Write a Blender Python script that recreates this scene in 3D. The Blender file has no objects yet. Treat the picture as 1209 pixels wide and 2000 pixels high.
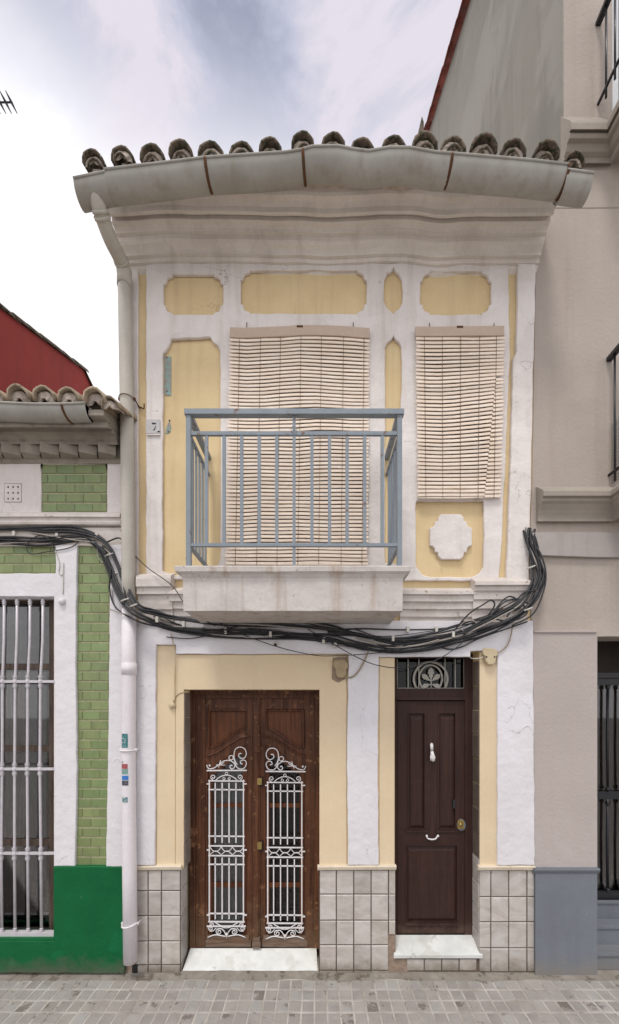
import bpy, math, random
from mathutils import Vector, Matrix, noise
R = math.radians
random.seed(7)
S = bpy.context.scene
COL = S.collection
# ------------------------------------------------------------------ camera
D, EYE, PXM, VX, VY = 3.8, 2.65, 200.0, 620.0, 1370.0     # camera distance, eye height, photo pixels per metre on the house front
cam = bpy.data.cameras.new('camera'); cam_o = bpy.data.objects.new('camera', cam); COL.objects.link(cam_o)
cam_o.location = (0, -D, EYE); cam_o.rotation_euler = (R(90), 0, 0)
cam.sensor_fit = 'VERTICAL'; cam.sensor_height = 36.0
cam.lens = 36.0 * (PXM * D) / 2000.0
cam.shift_y = (VY - 1000) / 2000.0; cam.shift_x = (604.5 - VX) / 2000.0
cam.clip_end = 500; cam.clip_start = 0.05
S.camera = cam_o
# ------------------------------------------------------------------ world
SKY_X = 2.5
SUN_EL, SUN_AZ = 64, 200      # azimuth of the sun, degrees from +Y clockwise
w = bpy.data.worlds.new('World'); S.world = w; w.use_nodes = True
nt = w.node_tree; nt.nodes.clear()
def N(t, **k):
    n = nt.nodes.new(t)
    for a, b in k.items(): setattr(n, a, b)
    return n
def L(a, b): nt.links.new(a, b)
sky = N('ShaderNodeTexSky', sky_type='NISHITA'); sky.sun_disc = False
sky.sun_elevation = R(SUN_EL); sky.sun_rotation = R(SUN_AZ)
bg1 = N('ShaderNodeBackground'); bg1.inputs[1].default_value = 0.1; L(sky.outputs[0], bg1.inputs[0])
tc = N('ShaderNodeTexCoord'); sep = N('ShaderNodeSeparateXYZ'); L(tc.outputs['Generated'], sep.inputs[0])
mx = N('ShaderNodeMath', operation='MAXIMUM'); mx.inputs[1].default_value = 0.12; L(sep.outputs[2], mx.inputs[0])
dv = N('ShaderNodeVectorMath', operation='DIVIDE'); L(tc.outputs['Generated'], dv.inputs[0])
cb = N('ShaderNodeCombineXYZ'); [L(mx.outputs[0], cb.inputs[i]) for i in range(3)]; L(cb.outputs[0], dv.inputs[1])
mp = N('ShaderNodeMapping'); mp.inputs[1].default_value = (SKY_X, 0.9, 0); mp.inputs[3].default_value = (2.3, 1.9, 1); L(dv.outputs[0], mp.inputs[0])
nz = N('ShaderNodeTexNoise'); nz.inputs['Scale'].default_value = 1.25; nz.inputs['Distortion'].default_value = .5; nz.inputs['Detail'].default_value = 8; nz.inputs['Roughness'].default_value = 0.56; L(mp.outputs[0], nz.inputs[0])
cr = N('ShaderNodeValToRGB'); e = cr.color_ramp.elements
e[0].position = 0.40; e[0].color = (.34, .36, .47, 1); e[1].position = 0.58; e[1].color = (.77, .72, .79, 1)
m_ = e.new(.5); m_.color = (.55, .56, .67, 1); L(nz.outputs[0], cr.inputs[0])
mr = N('ShaderNodeMapRange'); mr.inputs[1].default_value = .74; mr.inputs[2].default_value = .85; mr.inputs[3].default_value = 1; mr.inputs[4].default_value = 0
mr.interpolation_type = 'SMOOTHSTEP'
nad = N('ShaderNodeMath', operation='MULTIPLY_ADD'); nad.inputs[1].default_value = .22; L(nz.outputs[0], nad.inputs[0])
sb = N('ShaderNodeMath', operation='SUBTRACT'); sb.inputs[1].default_value = .11; L(sep.outputs[2], sb.inputs[0]); L(sb.outputs[0], nad.inputs[2]); L(nad.outputs[0], mr.inputs[0])
mxc = N('ShaderNodeMixRGB'); mxc.inputs[2].default_value = (1.12, 1.10, 1.12, 1); L(mr.outputs[0], mxc.inputs[0]); L(cr.outputs[0], mxc.inputs[1])
bg2 = N('ShaderNodeBackground'); bg2.inputs[1].default_value = .86; L(mxc.outputs[0], bg2.inputs[0])
ms = N('ShaderNodeMixShader'); ms.inputs[0].default_value = 0.9; L(bg1.outputs[0], ms.inputs[1]); L(bg2.outputs[0], ms.inputs[2])
wo = N('ShaderNodeOutputWorld'); L(ms.outputs[0], wo.inputs[0])
sl = bpy.data.lights.new('sun', 'SUN'); sl.energy = 1.5; sl.angle = R(14); sl.color = (1, .96, .9)
so = bpy.data.objects.new('sun', sl); COL.objects.link(so)
az = R(SUN_AZ); sd = Vector((math.sin(az) * math.cos(R(SUN_EL)), math.cos(az) * math.cos(R(SUN_EL)), math.sin(R(SUN_EL))))
so.rotation_euler = sd.to_track_quat('Z', 'Y').to_euler(); so.location = (0, -10, 20)
S.view_settings.view_transform = 'Standard'; S.view_settings.look = 'None'; S.view_settings.exposure = 0.38; S.view_settings.gamma = 1
S.view_settings.use_curve_mapping = False
S.cycles.max_bounces = 8; S.cycles.diffuse_bounces = 4; S.cycles.transparent_max_bounces = 12

# ------------------------------------------------------------------ materials
def mat(name, col, col2=None, rough=.8, scale=3.0, amt=.5, bump=.0, bscale=60., metal=0., rnd=0., hue=0., streak=None, spots=None, spec=.3, grain=None, fine=.25, cracks=None, foot=None, lump=1., patch=None):
    """col/col2 mixed by large noise; streak=(colour, amount) vertical run marks; spots=(colour, scale, threshold) flakes; rnd = per-object value change"""
    m = bpy.data.materials.new(name); m.use_nodes = True; t = m.node_tree; t.nodes.clear()
    def n(ty, **k):
        x = t.nodes.new(ty)
        for a, b in k.items(): setattr(x, a, b)
        return x
    l = t.links.new
    out = n('ShaderNodeOutputMaterial'); p = n('ShaderNodeBsdfPrincipled'); l(p.outputs[0], out.inputs[0])
    p.inputs['Roughness'].default_value = rough; p.inputs['Metallic'].default_value = metal
    p.inputs['Specular IOR Level'].default_value = spec
    g = n('ShaderNodeNewGeometry'); pos = g.outputs['Position']
    oi = None
    if rnd or hue:
        oi = n('ShaderNodeObjectInfo'); sc = n('ShaderNodeMath', operation='MULTIPLY'); sc.inputs[1].default_value = 37.; l(oi.outputs['Random'], sc.inputs[0])
        ad = n('ShaderNodeVectorMath', operation='ADD'); l(pos, ad.inputs[0]); l(sc.outputs[0], ad.inputs[1]); pos = ad.outputs[0]
    def noi(s, det=5, ro=.6, vec=None, dist=0.):
        a = n('ShaderNodeTexNoise'); a.inputs['Scale'].default_value = s; a.inputs['Detail'].default_value = det; a.inputs['Roughness'].default_value = ro
        a.inputs['Distortion'].default_value = dist; l(vec or pos, a.inputs['Vector']); return a.outputs[0]
    def rng(v, a, b, c=0., d=1.):
        q = n('ShaderNodeMapRange'); q.inputs[1].default_value = a; q.inputs[2].default_value = b; q.inputs[3].default_value = c; q.inputs[4].default_value = d; l(v, q.inputs[0]); return q.outputs[0]
    def mixc(f, a, b, bt='MIX'):
        q = n('ShaderNodeMixRGB', blend_type=bt)
        for i, v in ((0, f), (1, a), (2, b)):
            if isinstance(v, (int, float)): q.inputs[i].default_value = v
            elif isinstance(v, tuple): q.inputs[i].default_value = (*v[:3], 1)
            else: l(v, q.inputs[i])
        return q.outputs[0]
    col2 = col2 or tuple(c * .8 for c in col)
    c = mixc(rng(noi(scale), .38, .68, 0, amt), col, col2)
    if fine: c = mixc(rng(noi(bscale * .8, 3), .35, .7, 0, fine), c, tuple(x * .7 for x in col))
    if grain:
        mpn = n('ShaderNodeMapping'); mpn.inputs[3].default_value = grain[1]; l(pos, mpn.inputs[0])
        gv = noi(1., 8, .65, mpn.outputs[0], 1.0); c = mixc(rng(gv, .35, .68), c, grain[0])
    if streak:
        mpn = n('ShaderNodeMapping'); mpn.inputs[3].default_value = (9, 9, .55); l(pos, mpn.inputs[0])
        c = mixc(rng(noi(1., 6, .6, mpn.outputs[0]), .52, .74, 0, streak[1]), c, streak[0])
    if patch:
        c = mixc(rng(noi(patch[1], 6, .55, None, .6), patch[2], patch[2] + .05, 0, patch[3]), c, patch[0])
    crk = None
    if cracks:       # (colour, cell scale, amount): hairline cracks, only in some areas
        vo = n('ShaderNodeTexVoronoi', feature='DISTANCE_TO_EDGE'); vo.inputs['Scale'].default_value = cracks[1]
        dn = n('ShaderNodeTexNoise'); dn.inputs['Scale'].default_value = 3.5; dn.inputs['Detail'].default_value = 5; l(pos, dn.inputs['Vector'])
        va = n('ShaderNodeVectorMath', operation='MULTIPLY_ADD'); va.inputs[1].default_value = (.5, .5, .5); l(dn.outputs['Color'], va.inputs[0]); l(pos, va.inputs[2]); l(va.outputs[0], vo.inputs['Vector'])
        a1 = rng(vo.outputs['Distance'], .001, .006, 1, 0); a2 = rng(noi(1.1, 3), .52, .66, 0, cracks[2]); mm = n('ShaderNodeMath', operation='MULTIPLY'); l(a1, mm.inputs[0]); l(a2, mm.inputs[1]); c = mixc(mm.outputs[0], c, cracks[0])
    if foot:         # (colour, height, amount): splashed dirt near the pavement
        sx = n('ShaderNodeSeparateXYZ'); l(g.outputs['Position'], sx.inputs[0]); nn_ = noi(7, 6, .7); ma = n('ShaderNodeMath', operation='MULTIPLY_ADD'); ma.inputs[1].default_value = -foot[1] * 1.6; l(nn_, ma.inputs[0]); l(sx.outputs[2], ma.inputs[2])
        c = mixc(rng(ma.outputs[0], -foot[1] * .75, foot[1] * .1, foot[2], 0), c, foot[0])
    if spots:
        c = mixc(rng(noi(spots[1], 5, .7), spots[2], spots[2] + .04, 0, spots[3] if len(spots) > 3 else 1), c, spots[0])
    if oi:
        hs = n('ShaderNodeHueSaturation'); l(c, hs.inputs['Color'])
        l(rng(oi.outputs['Random'], 0, 1, 1 - rnd, 1 + rnd), hs.inputs['Value'])
        if hue:
            f2 = n('ShaderNodeMath', operation='FRACT'); sc2 = n('ShaderNodeMath', operation='MULTIPLY'); sc2.inputs[1].default_value = 7.3; l(oi.outputs['Random'], sc2.inputs[0]); l(sc2.outputs[0], f2.inputs[0])
            l(rng(f2.outputs[0], 0, 1, .5 - hue, .5 + hue), hs.inputs['Hue'])
        c = hs.outputs[0]
    l(c, p.inputs['Base Color'])
    if bump:
        b1 = n('ShaderNodeBump'); b1.inputs['Strength'].default_value = min(1, bump); b1.inputs['Distance'].default_value = .004; l(noi(bscale, 6, .65), b1.inputs['Height'])
        b2 = n('ShaderNodeBump'); b2.inputs['Strength'].default_value = min(1, bump); b2.inputs['Distance'].default_value = .02 * lump; l(noi(bscale * .13, 3, .5), b2.inputs['Height']); l(b1.outputs[0], b2.inputs['Normal'])
        l(b2.outputs[0], p.inputs['Normal'])
    return m
def glass(name, tint, refl=.1):
    m = bpy.data.materials.new(name); m.use_nodes = True; t = m.node_tree; t.nodes.clear(); l = t.links.new
    out = t.nodes.new('ShaderNodeOutputMaterial'); mi = t.nodes.new('ShaderNodeMixShader'); tr = t.nodes.new('ShaderNodeBsdfTransparent'); gl = t.nodes.new('ShaderNodeBsdfGlossy')
    tr.inputs[0].default_value = (*tint, 1); gl.inputs['Roughness'].default_value = .03; fr = t.nodes.new('ShaderNodeFresnel'); fr.inputs[0].default_value = 1.5
    ad = t.nodes.new('ShaderNodeMath'); ad.operation = 'ADD'; ad.inputs[1].default_value = refl - .04; l(fr.outputs[0], ad.inputs[0])
    l(ad.outputs[0], mi.inputs[0]); l(tr.outputs[0], mi.inputs[1]); l(gl.outputs[0], mi.inputs[2]); l(mi.outputs[0], out.inputs[0])
    return m
M = dict(
    hall=mat('hall_brown_paint', (.16, .13, .11), (.10, .08, .07), .9, 2., .8),
    wcurt=mat('window_curtain', (.85, .81, .75), (.55, .51, .47), .95, 5., 1., .3, 30, grain=((.30, .27, .25), (22, 22, .8))),
    lipm=mat('cream_plaster_lip', (.72, .63, .50), (.62, .53, .41), .85, 8., .8, .4, 60, spots=((.40, .32, .25), 16, .64, .7)),
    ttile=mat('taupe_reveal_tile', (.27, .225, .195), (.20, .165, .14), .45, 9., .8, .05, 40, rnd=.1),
    white=mat('white_plaster', (.78, .725, .70), (.66, .605, .575), .85, 2.6, .8, .7, 55, spots=((.38, .31, .25), 9, .68, .6), fine=.15, cracks=((.25, .2, .16), 1.6, .9), streak=((.48, .41, .34), .45), patch=((.78, .73, .70), 1.4, .56, .6)),
    white2=mat('white_plaster_clean', (.735, .71, .735), (.65, .625, .645), .85, 2., .7, .45, 80, spots=((.45, .42, .40), 12, .70, .6), fine=.12, cracks=((.33, .30, .29), 1.3, .8), foot=((.42, .38, .34), .9, .0), patch=((.77, .75, .79), 1.1, .55, .5)),
    yellow=mat('yellow_plaster', (.745, .585, .345), (.65, .49, .265), .85, 1.8, .8, .4, 60, spots=((.36, .25, .15), 15, .69, .7), fine=.15, cracks=((.38, .28, .17), 1.5, .6), streak=((.55, .40, .24), .5), lump=.6),
    yellow2=mat('pale_yellow_plaster', (.72, .59, .41), (.66, .515, .335), .85, 1.6, .7, .3, 60, spots=((.45, .34, .24), 14, .71, .6), fine=.12, cracks=((.5, .38, .27), 1.2, .5), streak=((.66, .50, .35), .4), lump=.5),
    ncornice=mat('dark_cornice_paint', (.36, .32, .27), (.25, .22, .18), .9, 4., .9, .6, 60, streak=((.18, .16, .13), .6)),  # brown-grey paint, darker than the other cornice, with run marks
    cornice=mat('weathered_cornice_paint', (.78, .72, .66), (.66, .60, .54), .85, 3., .8, .45, 60, streak=((.48, .42, .35), .4), fine=.2, lump=.6),
    course=mat('dusty_moulding_paint', (.66, .60, .56), (.50, .45, .41), .85, 5., .8, .6, 60, spots=((.27, .21, .16), 16, .62, .8), cracks=((.25, .2, .16), 2.5, .6)),
    gutter=mat('grey_gutter_metal', (.40, .385, .35), (.29, .275, .24), .6, 2.5, .8, .12, 20, streak=((.27, .235, .18), .7), spec=.3, spots=((.20, .15, .10), 9, .68, .5)),
    pipe=mat('painted_pipe', (.76, .72, .75), (.68, .64, .66), .55, 3., .5, .05, 40, spots=((.33, .31, .31), 26, .70, .8), spec=.3, streak=((.55, .52, .53), .4), foot=((.35, .31, .27), .35, .7)),
    pipe2=mat('grey_painted_pipe', (.52, .49, .43), (.42, .39, .34), .6, 3., .6, .05, 40, spec=.25, streak=((.36, .33, .28), .5), spots=((.25, .2, .15), 22, .7, .6)),
    rust=mat('rusty_iron', (.13, .055, .02), (.05, .03, .02), .9, 20., .8, .5, 80),
    rooft=mat('old_roof_tile', (.22, .17, .13), (.10, .085, .065), .95, 14., 1., .9, 90, rnd=.2, spots=((.05, .055, .03), 22, .52, .9)),
    rooft2=mat('pale_roof_tile', (.47, .38, .28), (.30, .23, .16), .95, 14., 1., .9, 90, rnd=.2, spots=((.09, .08, .05), 20, .6, .8)),
    mortar=mat('roof_mortar', (.50, .43, .37), (.30, .25, .21), .95, 18., 1., 1., 60, rnd=.15),
    redtile=mat('red_roof_tile', (.26, .07, .05), (.12, .05, .04), .9, 8., 1., .4, 60, rnd=.2),
    balc=mat('balcony_plaster', (.60, .56, .53), (.50, .455, .425), .85, 4., .8, .5, 60, streak=((.32, .20, .115), .75), spots=((.34, .27, .20), 12, .63, .7), cracks=((.2, .14, .1), 2.2, .8)),
    rail=mat('blue_grey_rail_paint', (.25, .285, .32), (.20, .23, .26), .55, 8., .6, .15, 60, spots=((.15, .075, .04), 14, .62, .85), spec=.3),
    slat=mat('cream_blind_slat', (.88, .78, .68), (.78, .67, .57), .6, 6., .6, .0, 40, rnd=.09, spots=((.45, .36, .27), 20, .68, .6), fine=.15, grain=((.70, .55, .43), (6, 6, 60))),
    header=mat('beige_blind_header', (.55, .43, .34), (.47, .36, .27), .7, 6., .6, .1, 50),
    cord=mat('blind_cord', (.22, .16, .11), None, .9),
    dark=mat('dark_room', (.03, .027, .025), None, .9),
    black=mat('black_cable', (.014, .015, .019), (.040, .039, .042), .5, 9., 1., rnd=.5, spec=.4, spots=((.30, .28, .26), 26, .68, .7)),
    greyc=mat('pale_cable', (.42, .38, .34), (.3, .27, .24), .6, 10., .6, rnd=.2),
    beigec=mat('beige_cable', (.33, .27, .17), None, .6),
    clip=mat('white_clip', (.6, .57, .52), None, .5),
    wood=mat('varnished_brown_wood', (.150, .058, .027), (.092, .034, .015), .5, 3., .9, .3, 90, grain=((.032, .012, .007), (30, 30, 1.1)), spots=((.30, .15, .075), 9, .60, .55), spec=.25, foot=((.16, .10, .06), .7, .7)),
    wframe=mat('dark_window_wood', (.06, .038, .028), (.035, .022, .016), .6, 4., .8, .3, 60, grain=((.12, .09, .07), (25, 25, 2))),
    wood2=mat('worn_brown_wood', (.13, .065, .035), (.08, .04, .022), .7, 4., .8, .4, 60, grain=((.22, .17, .13), (3, 20, 30))),
    woodr=mat('reddish_wood', (.185, .066, .026), (.115, .039, .015), .5, 3., .8, .1, 90, grain=((.06, .02, .01), (35, 30, 2)), spec=.25),
    dwood=mat('dark_brown_painted_wood', (.056, .025, .019), (.038, .017, .013), .55, 4., .9, .25, 70, grain=((.028, .014, .012), (30, 30, 1.5)), spots=((.17, .12, .09), 30, .71, .8), spec=.25, foot=((.15, .10, .075), .45, .8)),
    marble=mat('white_marble_step', (.66, .67, .65), (.50, .51, .49), .4, 5., .8, .05, 30, spots=((.33, .32, .28), 9, .62, .6), patch=((.45, .44, .40), 3., .58, .5)),
    whitep=mat('white_iron_paint', (.76, .74, .75), (.66, .62, .60), .5, 10., .5, .1, 60, spots=((.30, .16, .08), 28, .70, .8)),
    fan=mat('dusty_white_iron', (.42, .40, .36), (.30, .28, .24), .7, 10., .6, .2, 60),
    brass=mat('brass', (.45, .33, .12), (.25, .19, .08), .35, 30., .6, metal=.8),
    wtile=mat('beige_wall_tile', (.455, .41, .37), (.35, .31, .275), .42, 6., 1., .04, 30, rnd=.11, hue=.006, grain=((.54, .51, .48), (4, 4, 8)), spec=.35, fine=.18, spots=((.24, .19, .14), 17, .68, .6), foot=((.20, .165, .13), .16, .9)),
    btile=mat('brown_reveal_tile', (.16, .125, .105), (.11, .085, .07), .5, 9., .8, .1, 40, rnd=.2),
    grout=mat('dark_grout', (.14, .11, .085), (.09, .07, .055), .95, 20., .8, .3, 60),
    patch=mat('bare_mortar', (.34, .26, .20), (.22, .16, .12), .95, 16., 1., 1., 50),
    gtile=mat('green_wall_tile', (.225, .275, .118), (.165, .22, .092), .3, 5., .9, .05, 20, rnd=.11, hue=.016, spec=.4, spots=((.33, .34, .22), 25, .72, .8), streak=((.15, .18, .09), .5)),
    ggrout=mat('buff_grout', (.50, .46, .31), (.34, .32, .21), .95, 20., .8, .2, 60),
    green=mat('dark_green_paint', (.0035, .118, .036), (.0025, .09, .028), .5, 4., .8, .5, 45, spots=((.35, .42, .36), 13, .72, .9), spec=.2, fine=.25, foot=((.10, .10, .075), .22, .85), patch=((.004, .145, .05), 1.5, .58, .6)),
    silver=mat('silver_iron_paint', (.62, .59, .62), (.46, .43, .46), .45, 12., .5, .1, 60, metal=.15, spec=.4, spots=((.25, .17, .12), 30, .70, .7)),
    curtain=mat('grey_curtain', (.36, .34, .32), (.22, .20, .19), .95, 6., .9, .3, 40),
    curtain2=mat('pale_curtain', (.55, .55, .55), (.40, .40, .40), .95, 4., .9, .2, 40),
    red=mat('red_wall_paint', (.33, .048, .040), (.27, .040, .033), .85, 1.2, .8, .3, 50, streak=((.20, .04, .035), .5)),
    beige=mat('beige_render', (.455, .395, .35), (.40, .345, .302), .9, 1.1, .8, .5, 260, spots=((.55, .48, .40), 3, .70, .4), fine=.3, lump=.35, streak=((.37, .30, .235), .55), patch=((.48, .415, .365), .9, .54, .35)),
    beige2=mat('pink_beige_render', (.48, .42, .395), (.43, .375, .35), .9, 1.1, .8, .55, 260, spots=((.60, .56, .53), 2.1, .66, .7), fine=.3, lump=.3, streak=((.43, .365, .335), .5), foot=((.52, .52, .49), 1.5, .6)),
    pale=mat('pale_grey_render', (.42, .38, .36), (.35, .32, .30), .9, 2., .7, .2, 70, streak=((.30, .27, .25), .5)),
    party=mat('grey_party_render', (.285, .27, .235), (.235, .225, .195), .9, 1., .8, .3, 120, streak=((.20, .19, .16), .8), lump=.4, patch=((.33, .315, .28), .6, .54, .6)),
    mould=mat('taupe_moulding', (.36, .315, .27), (.28, .245, .21), .85, 4., .7, .3, 60),
    bluegrey=mat('blue_grey_dado', (.178, .195, .222), (.150, .162, .185), .75, 2., .8, .35, 120, spots=((.25, .25, .24), 14, .66, .7), lump=.4, foot=((.22, .20, .175), .22, .8), streak=((.13, .14, .155), .4)),
    iron=mat('black_iron', (.015, .016, .02), None, .4, 10., .5, spec=.5),
    pave=mat('grey_paving', (.34, .32, .295), (.26, .24, .22), .85, 3., 1., .5, 70, rnd=.05, spots=((.11, .09, .07), 4, .60, .65), patch=((.36, .355, .345), 1.6, .55, .45)),
    joint=mat('pale_paving_joint', (.50, .47, .43), (.26, .23, .195), .95, 3., 1., .7, 60, spots=((.14, .115, .09), 5, .62, .7)),
    strip=mat('grimy_mortar', (.42, .39, .35), (.25, .22, .185), .95, 4., 1., .9, 50, spots=((.11, .09, .07), 7, .56, .8), foot=((.16, .14, .115), .05, .7)),
    road=mat('grey_street', (.30, .285, .265), (.24, .225, .21), .9, 3., .6, .6, 90),
    cream=mat('cream_plastic', (.60, .50, .33), (.50, .40, .26), .55, 10., .6, .1, 60),
    dust=mat('dusty_plastic', (.40, .31, .19), (.28, .21, .13), .8, 14., .8, .4, 60),
    plate=mat('painted_plaque', (.55, .53, .54), (.45, .43, .43), .6, 12., .6, .3, 60), ink=mat('black_ink', (.03, .03, .035), None, .7),
    teal=mat('worn_turquoise_paint', (.26, .40, .37), (.33, .24, .21), .8, 22., 1., .4, 60),
    frame=mat('white_window_frame', (.7, .72, .74), None, .4),
    stblue=mat('blue_sticker', (.06, .22, .6), (.03, .12, .4), .5, 60., .8), stred=mat('red_sticker', (.5, .12, .12), (.12, .05, .05), .5, 90., 1.),
    stgreen=mat('green_sticker', (.1, .25, .2), (.4, .5, .5), .5, 90., 1.), stblack=mat('dark_sticker', (.03, .03, .05), (.2, .2, .22), .5, 90., 1.),
    sttorn=mat('torn_sticker', (.05, .13, .2), (.06, .3, .2), .5, 120., 1., spots=((.6, .57, .6), 60, .55, 1)),
    net=mat('green_netting', (.08, .12, .09), None, .8),
    g_door=glass('door_glass', (.75, .75, .75), .04), g_win=glass('window_glass', (.75, .75, .75), .07), g_fan=glass('fanlight_glass', (.25, .25, .25), .03),
)
# ------------------------------------------------------------------ helpers
W = {}
def G(px, py, d=0.0):
    k = (D - d) / D / PXM
    return Vector(((px - VX) * k, -d, EYE + (VY - py) * k))
def props(o, label=None, cat=None, group=None, kind=None):
    for k, v in (('label', label), ('category', cat), ('group', group), ('kind', kind)):
        if v: o[k] = v
    return o
def put(o, loc, parent=None):
    COL.objects.link(o); loc = Vector(loc)
    if parent:
        o.parent = parent; o.location = loc - W[parent.name]
    else: o.location = loc
    W[o.name] = loc; return o
def thing(name, loc, label, cat, group=None):
    return props(put(bpy.data.objects.new(name, None), loc), label, cat, group)
class MB:
    def __init__(s): s.v = []; s.f = []; s.sm = []
    def add(s, vs, fs, sm=False):
        b = len(s.v); s.v += [tuple(v) for v in vs]; s.f += [tuple(i + b for i in f) for f in fs]; s.sm += [sm] * len(fs); return s
    def box(s, x0, x1, y0, y1, z0, z1):
        return s.add([(x, y, z) for z in (z0, z1) for x, y in ((x0, y0), (x1, y0), (x1, y1), (x0, y1))],
                     [(3, 2, 1, 0), (4, 5, 6, 7), (0, 1, 5, 4), (1, 2, 6, 5), (2, 3, 7, 6), (3, 0, 4, 7)])
    def pbox(s, x0, x1, y0, y1, d0, d1):      # a box whose front face covers these photo pixels at distance d1 in front of the wall
        a = G(x0, y1, d1); b = G(x1, y0, d1); return s.box(a.x, b.x, -d1, -d0, a.z, b.z)
    def tube(s, pts, r, seg=6, cap=True, sm=True, flat=None):
        pts = [Vector(p) for p in pts]; n = len(pts); rings = []; up = None
        for i, p in enumerate(pts):
            t = (pts[min(i + 1, n - 1)] - pts[max(i - 1, 0)])
            if t.length < 1e-9: t = Vector((0, 0, 1))
            t.normalize()
            if up is None:
                up = Vector((0, 1, 0)) if abs(t.y) < .9 else Vector((1, 0, 0))
            up = up - t * up.dot(t)
            if up.length < 1e-6: up = t.orthogonal()
            up.normalize(); sd_ = t.cross(up)
            rr = r[i] if isinstance(r, (list, tuple)) else r
            rings.append([p + (up * math.sin(a) * (flat or 1) + sd_ * math.cos(a)) * rr for a in [2 * math.pi * (k + .5) / seg for k in range(seg)]])
        vs = [v for q in rings for v in q]; fs = []
        for i in range(n - 1):
            for k in range(seg):
                a = i * seg + k; b = i * seg + (k + 1) % seg; fs.append((b, a, a + seg, b + seg))
        b0 = len(s.v); s.add(vs, fs, sm)
        if cap: s.add([], []); s.f += [tuple(b0 + k for k in range(seg)), tuple(b0 + (n - 1) * seg + k for k in reversed(range(seg)))]; s.sm += [False] * 2
        return s
    def lathe(s, base, prof, seg=10, axis='Z'):
        vs = []; base = Vector(base)
        for r, h in prof:
            for k in range(seg):
                a = 2 * math.pi * k / seg; c, q = r * math.cos(a), r * math.sin(a)
                vs.append(base + (Vector((c, q, h)) if axis == 'Z' else Vector((c, -h, q))))
        fs = [(i * seg + k, i * seg + (k + 1) % seg, (i + 1) * seg + (k + 1) % seg, (i + 1) * seg + k) for i in range(len(prof) - 1) for k in range(seg)]
        fs += [tuple(reversed(range(seg))), tuple((len(prof) - 1) * seg + k for k in range(seg))]
        return s.add(vs, fs, True)
    def build(s, name, m, parent=None, origin=None, sharp=True):
        v = s.v; lo = Vector([min(p[i] for p in v) for i in range(3)]); hi = Vector([max(p[i] for p in v) for i in range(3)])
        c = Vector(origin) if origin else (lo + hi) / 2
        me = bpy.data.meshes.new(name); me.from_pydata([Vector(p) - c for p in v], [], s.f); me.materials.append(M[m] if isinstance(m, str) else m)
        me.polygons.foreach_set('use_smooth', s.sm); me.update()
        return put(bpy.data.objects.new(name, me), c, parent)
def spline(cp, n=8):
    cp = [Vector(p) for p in cp]; P = [cp[0] * 2 - cp[1]] + cp + [cp[-1] * 2 - cp[-2]]; out = []
    for i in range(1, len(P) - 2):
        a, b, c, d = P[i - 1:i + 3]
        for k in range(n):
            t = k / n; out.append(.5 * ((2 * b) + (c - a) * t + (2 * a - 5 * b + 4 * c - d) * t * t + (3 * b - a - 3 * c + d) * t ** 3))
    return out + [cp[-1]]
def rough_line(pts, amp=1.0, step=12, closed=True):   # hand-made edge, in photo pixels
    out = []; n = len(pts)
    for i in range(n if closed else n - 1):
        a = Vector(pts[i]); b = Vector(pts[(i + 1) % n]); k = max(1, int((b - a).length / step))
        for j in range(k):
            p = a.lerp(b, j / k)
            if j: p = p + Vector((noise.noise(Vector((p.x * .035, p.y * .035, 1))), noise.noise(Vector((p.x * .035, p.y * .035, 9))))) * amp * 2
            out.append((p.x, p.y))
    return out
def plate(name, m, parent, outer, holes=(), d=0.0, th=.03, bev=.004, amp=0., step=12):
    """flat-fronted plate with holes; outlines in photo pixels at distance d, thickness th behind it"""
    cu = bpy.data.curves.new(name, 'CURVE'); cu.dimensions = '2D'; cu.fill_mode = 'BOTH'
    cu.extrude = max(th / 2 - bev, .0005); cu.bevel_depth = bev; cu.offset = -bev; cu.bevel_resolution = 0
    for loop in [outer] + list(holes):
        if amp: loop = rough_line(loop, amp, step)
        sp = cu.splines.new('POLY'); sp.points.add(len(loop) - 1); sp.use_cyclic_u = True
        for q, (x, y) in zip(sp.points, loop):
            g = G(x, y, d); q.co = (g.x, g.z, 0, 1)
    ob = bpy.data.objects.new('tmp', cu); COL.objects.link(ob)
    dg = bpy.context.evaluated_depsgraph_get(); me = bpy.data.meshes.new_from_object(ob.evaluated_get(dg))
    bpy.data.objects.remove(ob); bpy.data.curves.remove(cu)
    me.name = name; me.transform(Matrix(((1, 0, 0, 0), (0, 0, -1, -d + th / 2), (0, 1, 0, 0), (0, 0, 0, 1))))
    vs = [v.co for v in me.vertices]; c = sum((Vector(v) for v in vs), Vector()) / len(vs); me.transform(Matrix.Translation(-c))
    for p in me.polygons: p.use_smooth = False
    me.materials.clear(); me.materials.append(M[m])
    return put(bpy.data.objects.new(name, me), c, parent)
def rect(x0, x1, y0, y1): return [(x0, y1), (x1, y1), (x1, y0), (x0, y0)]
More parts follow.
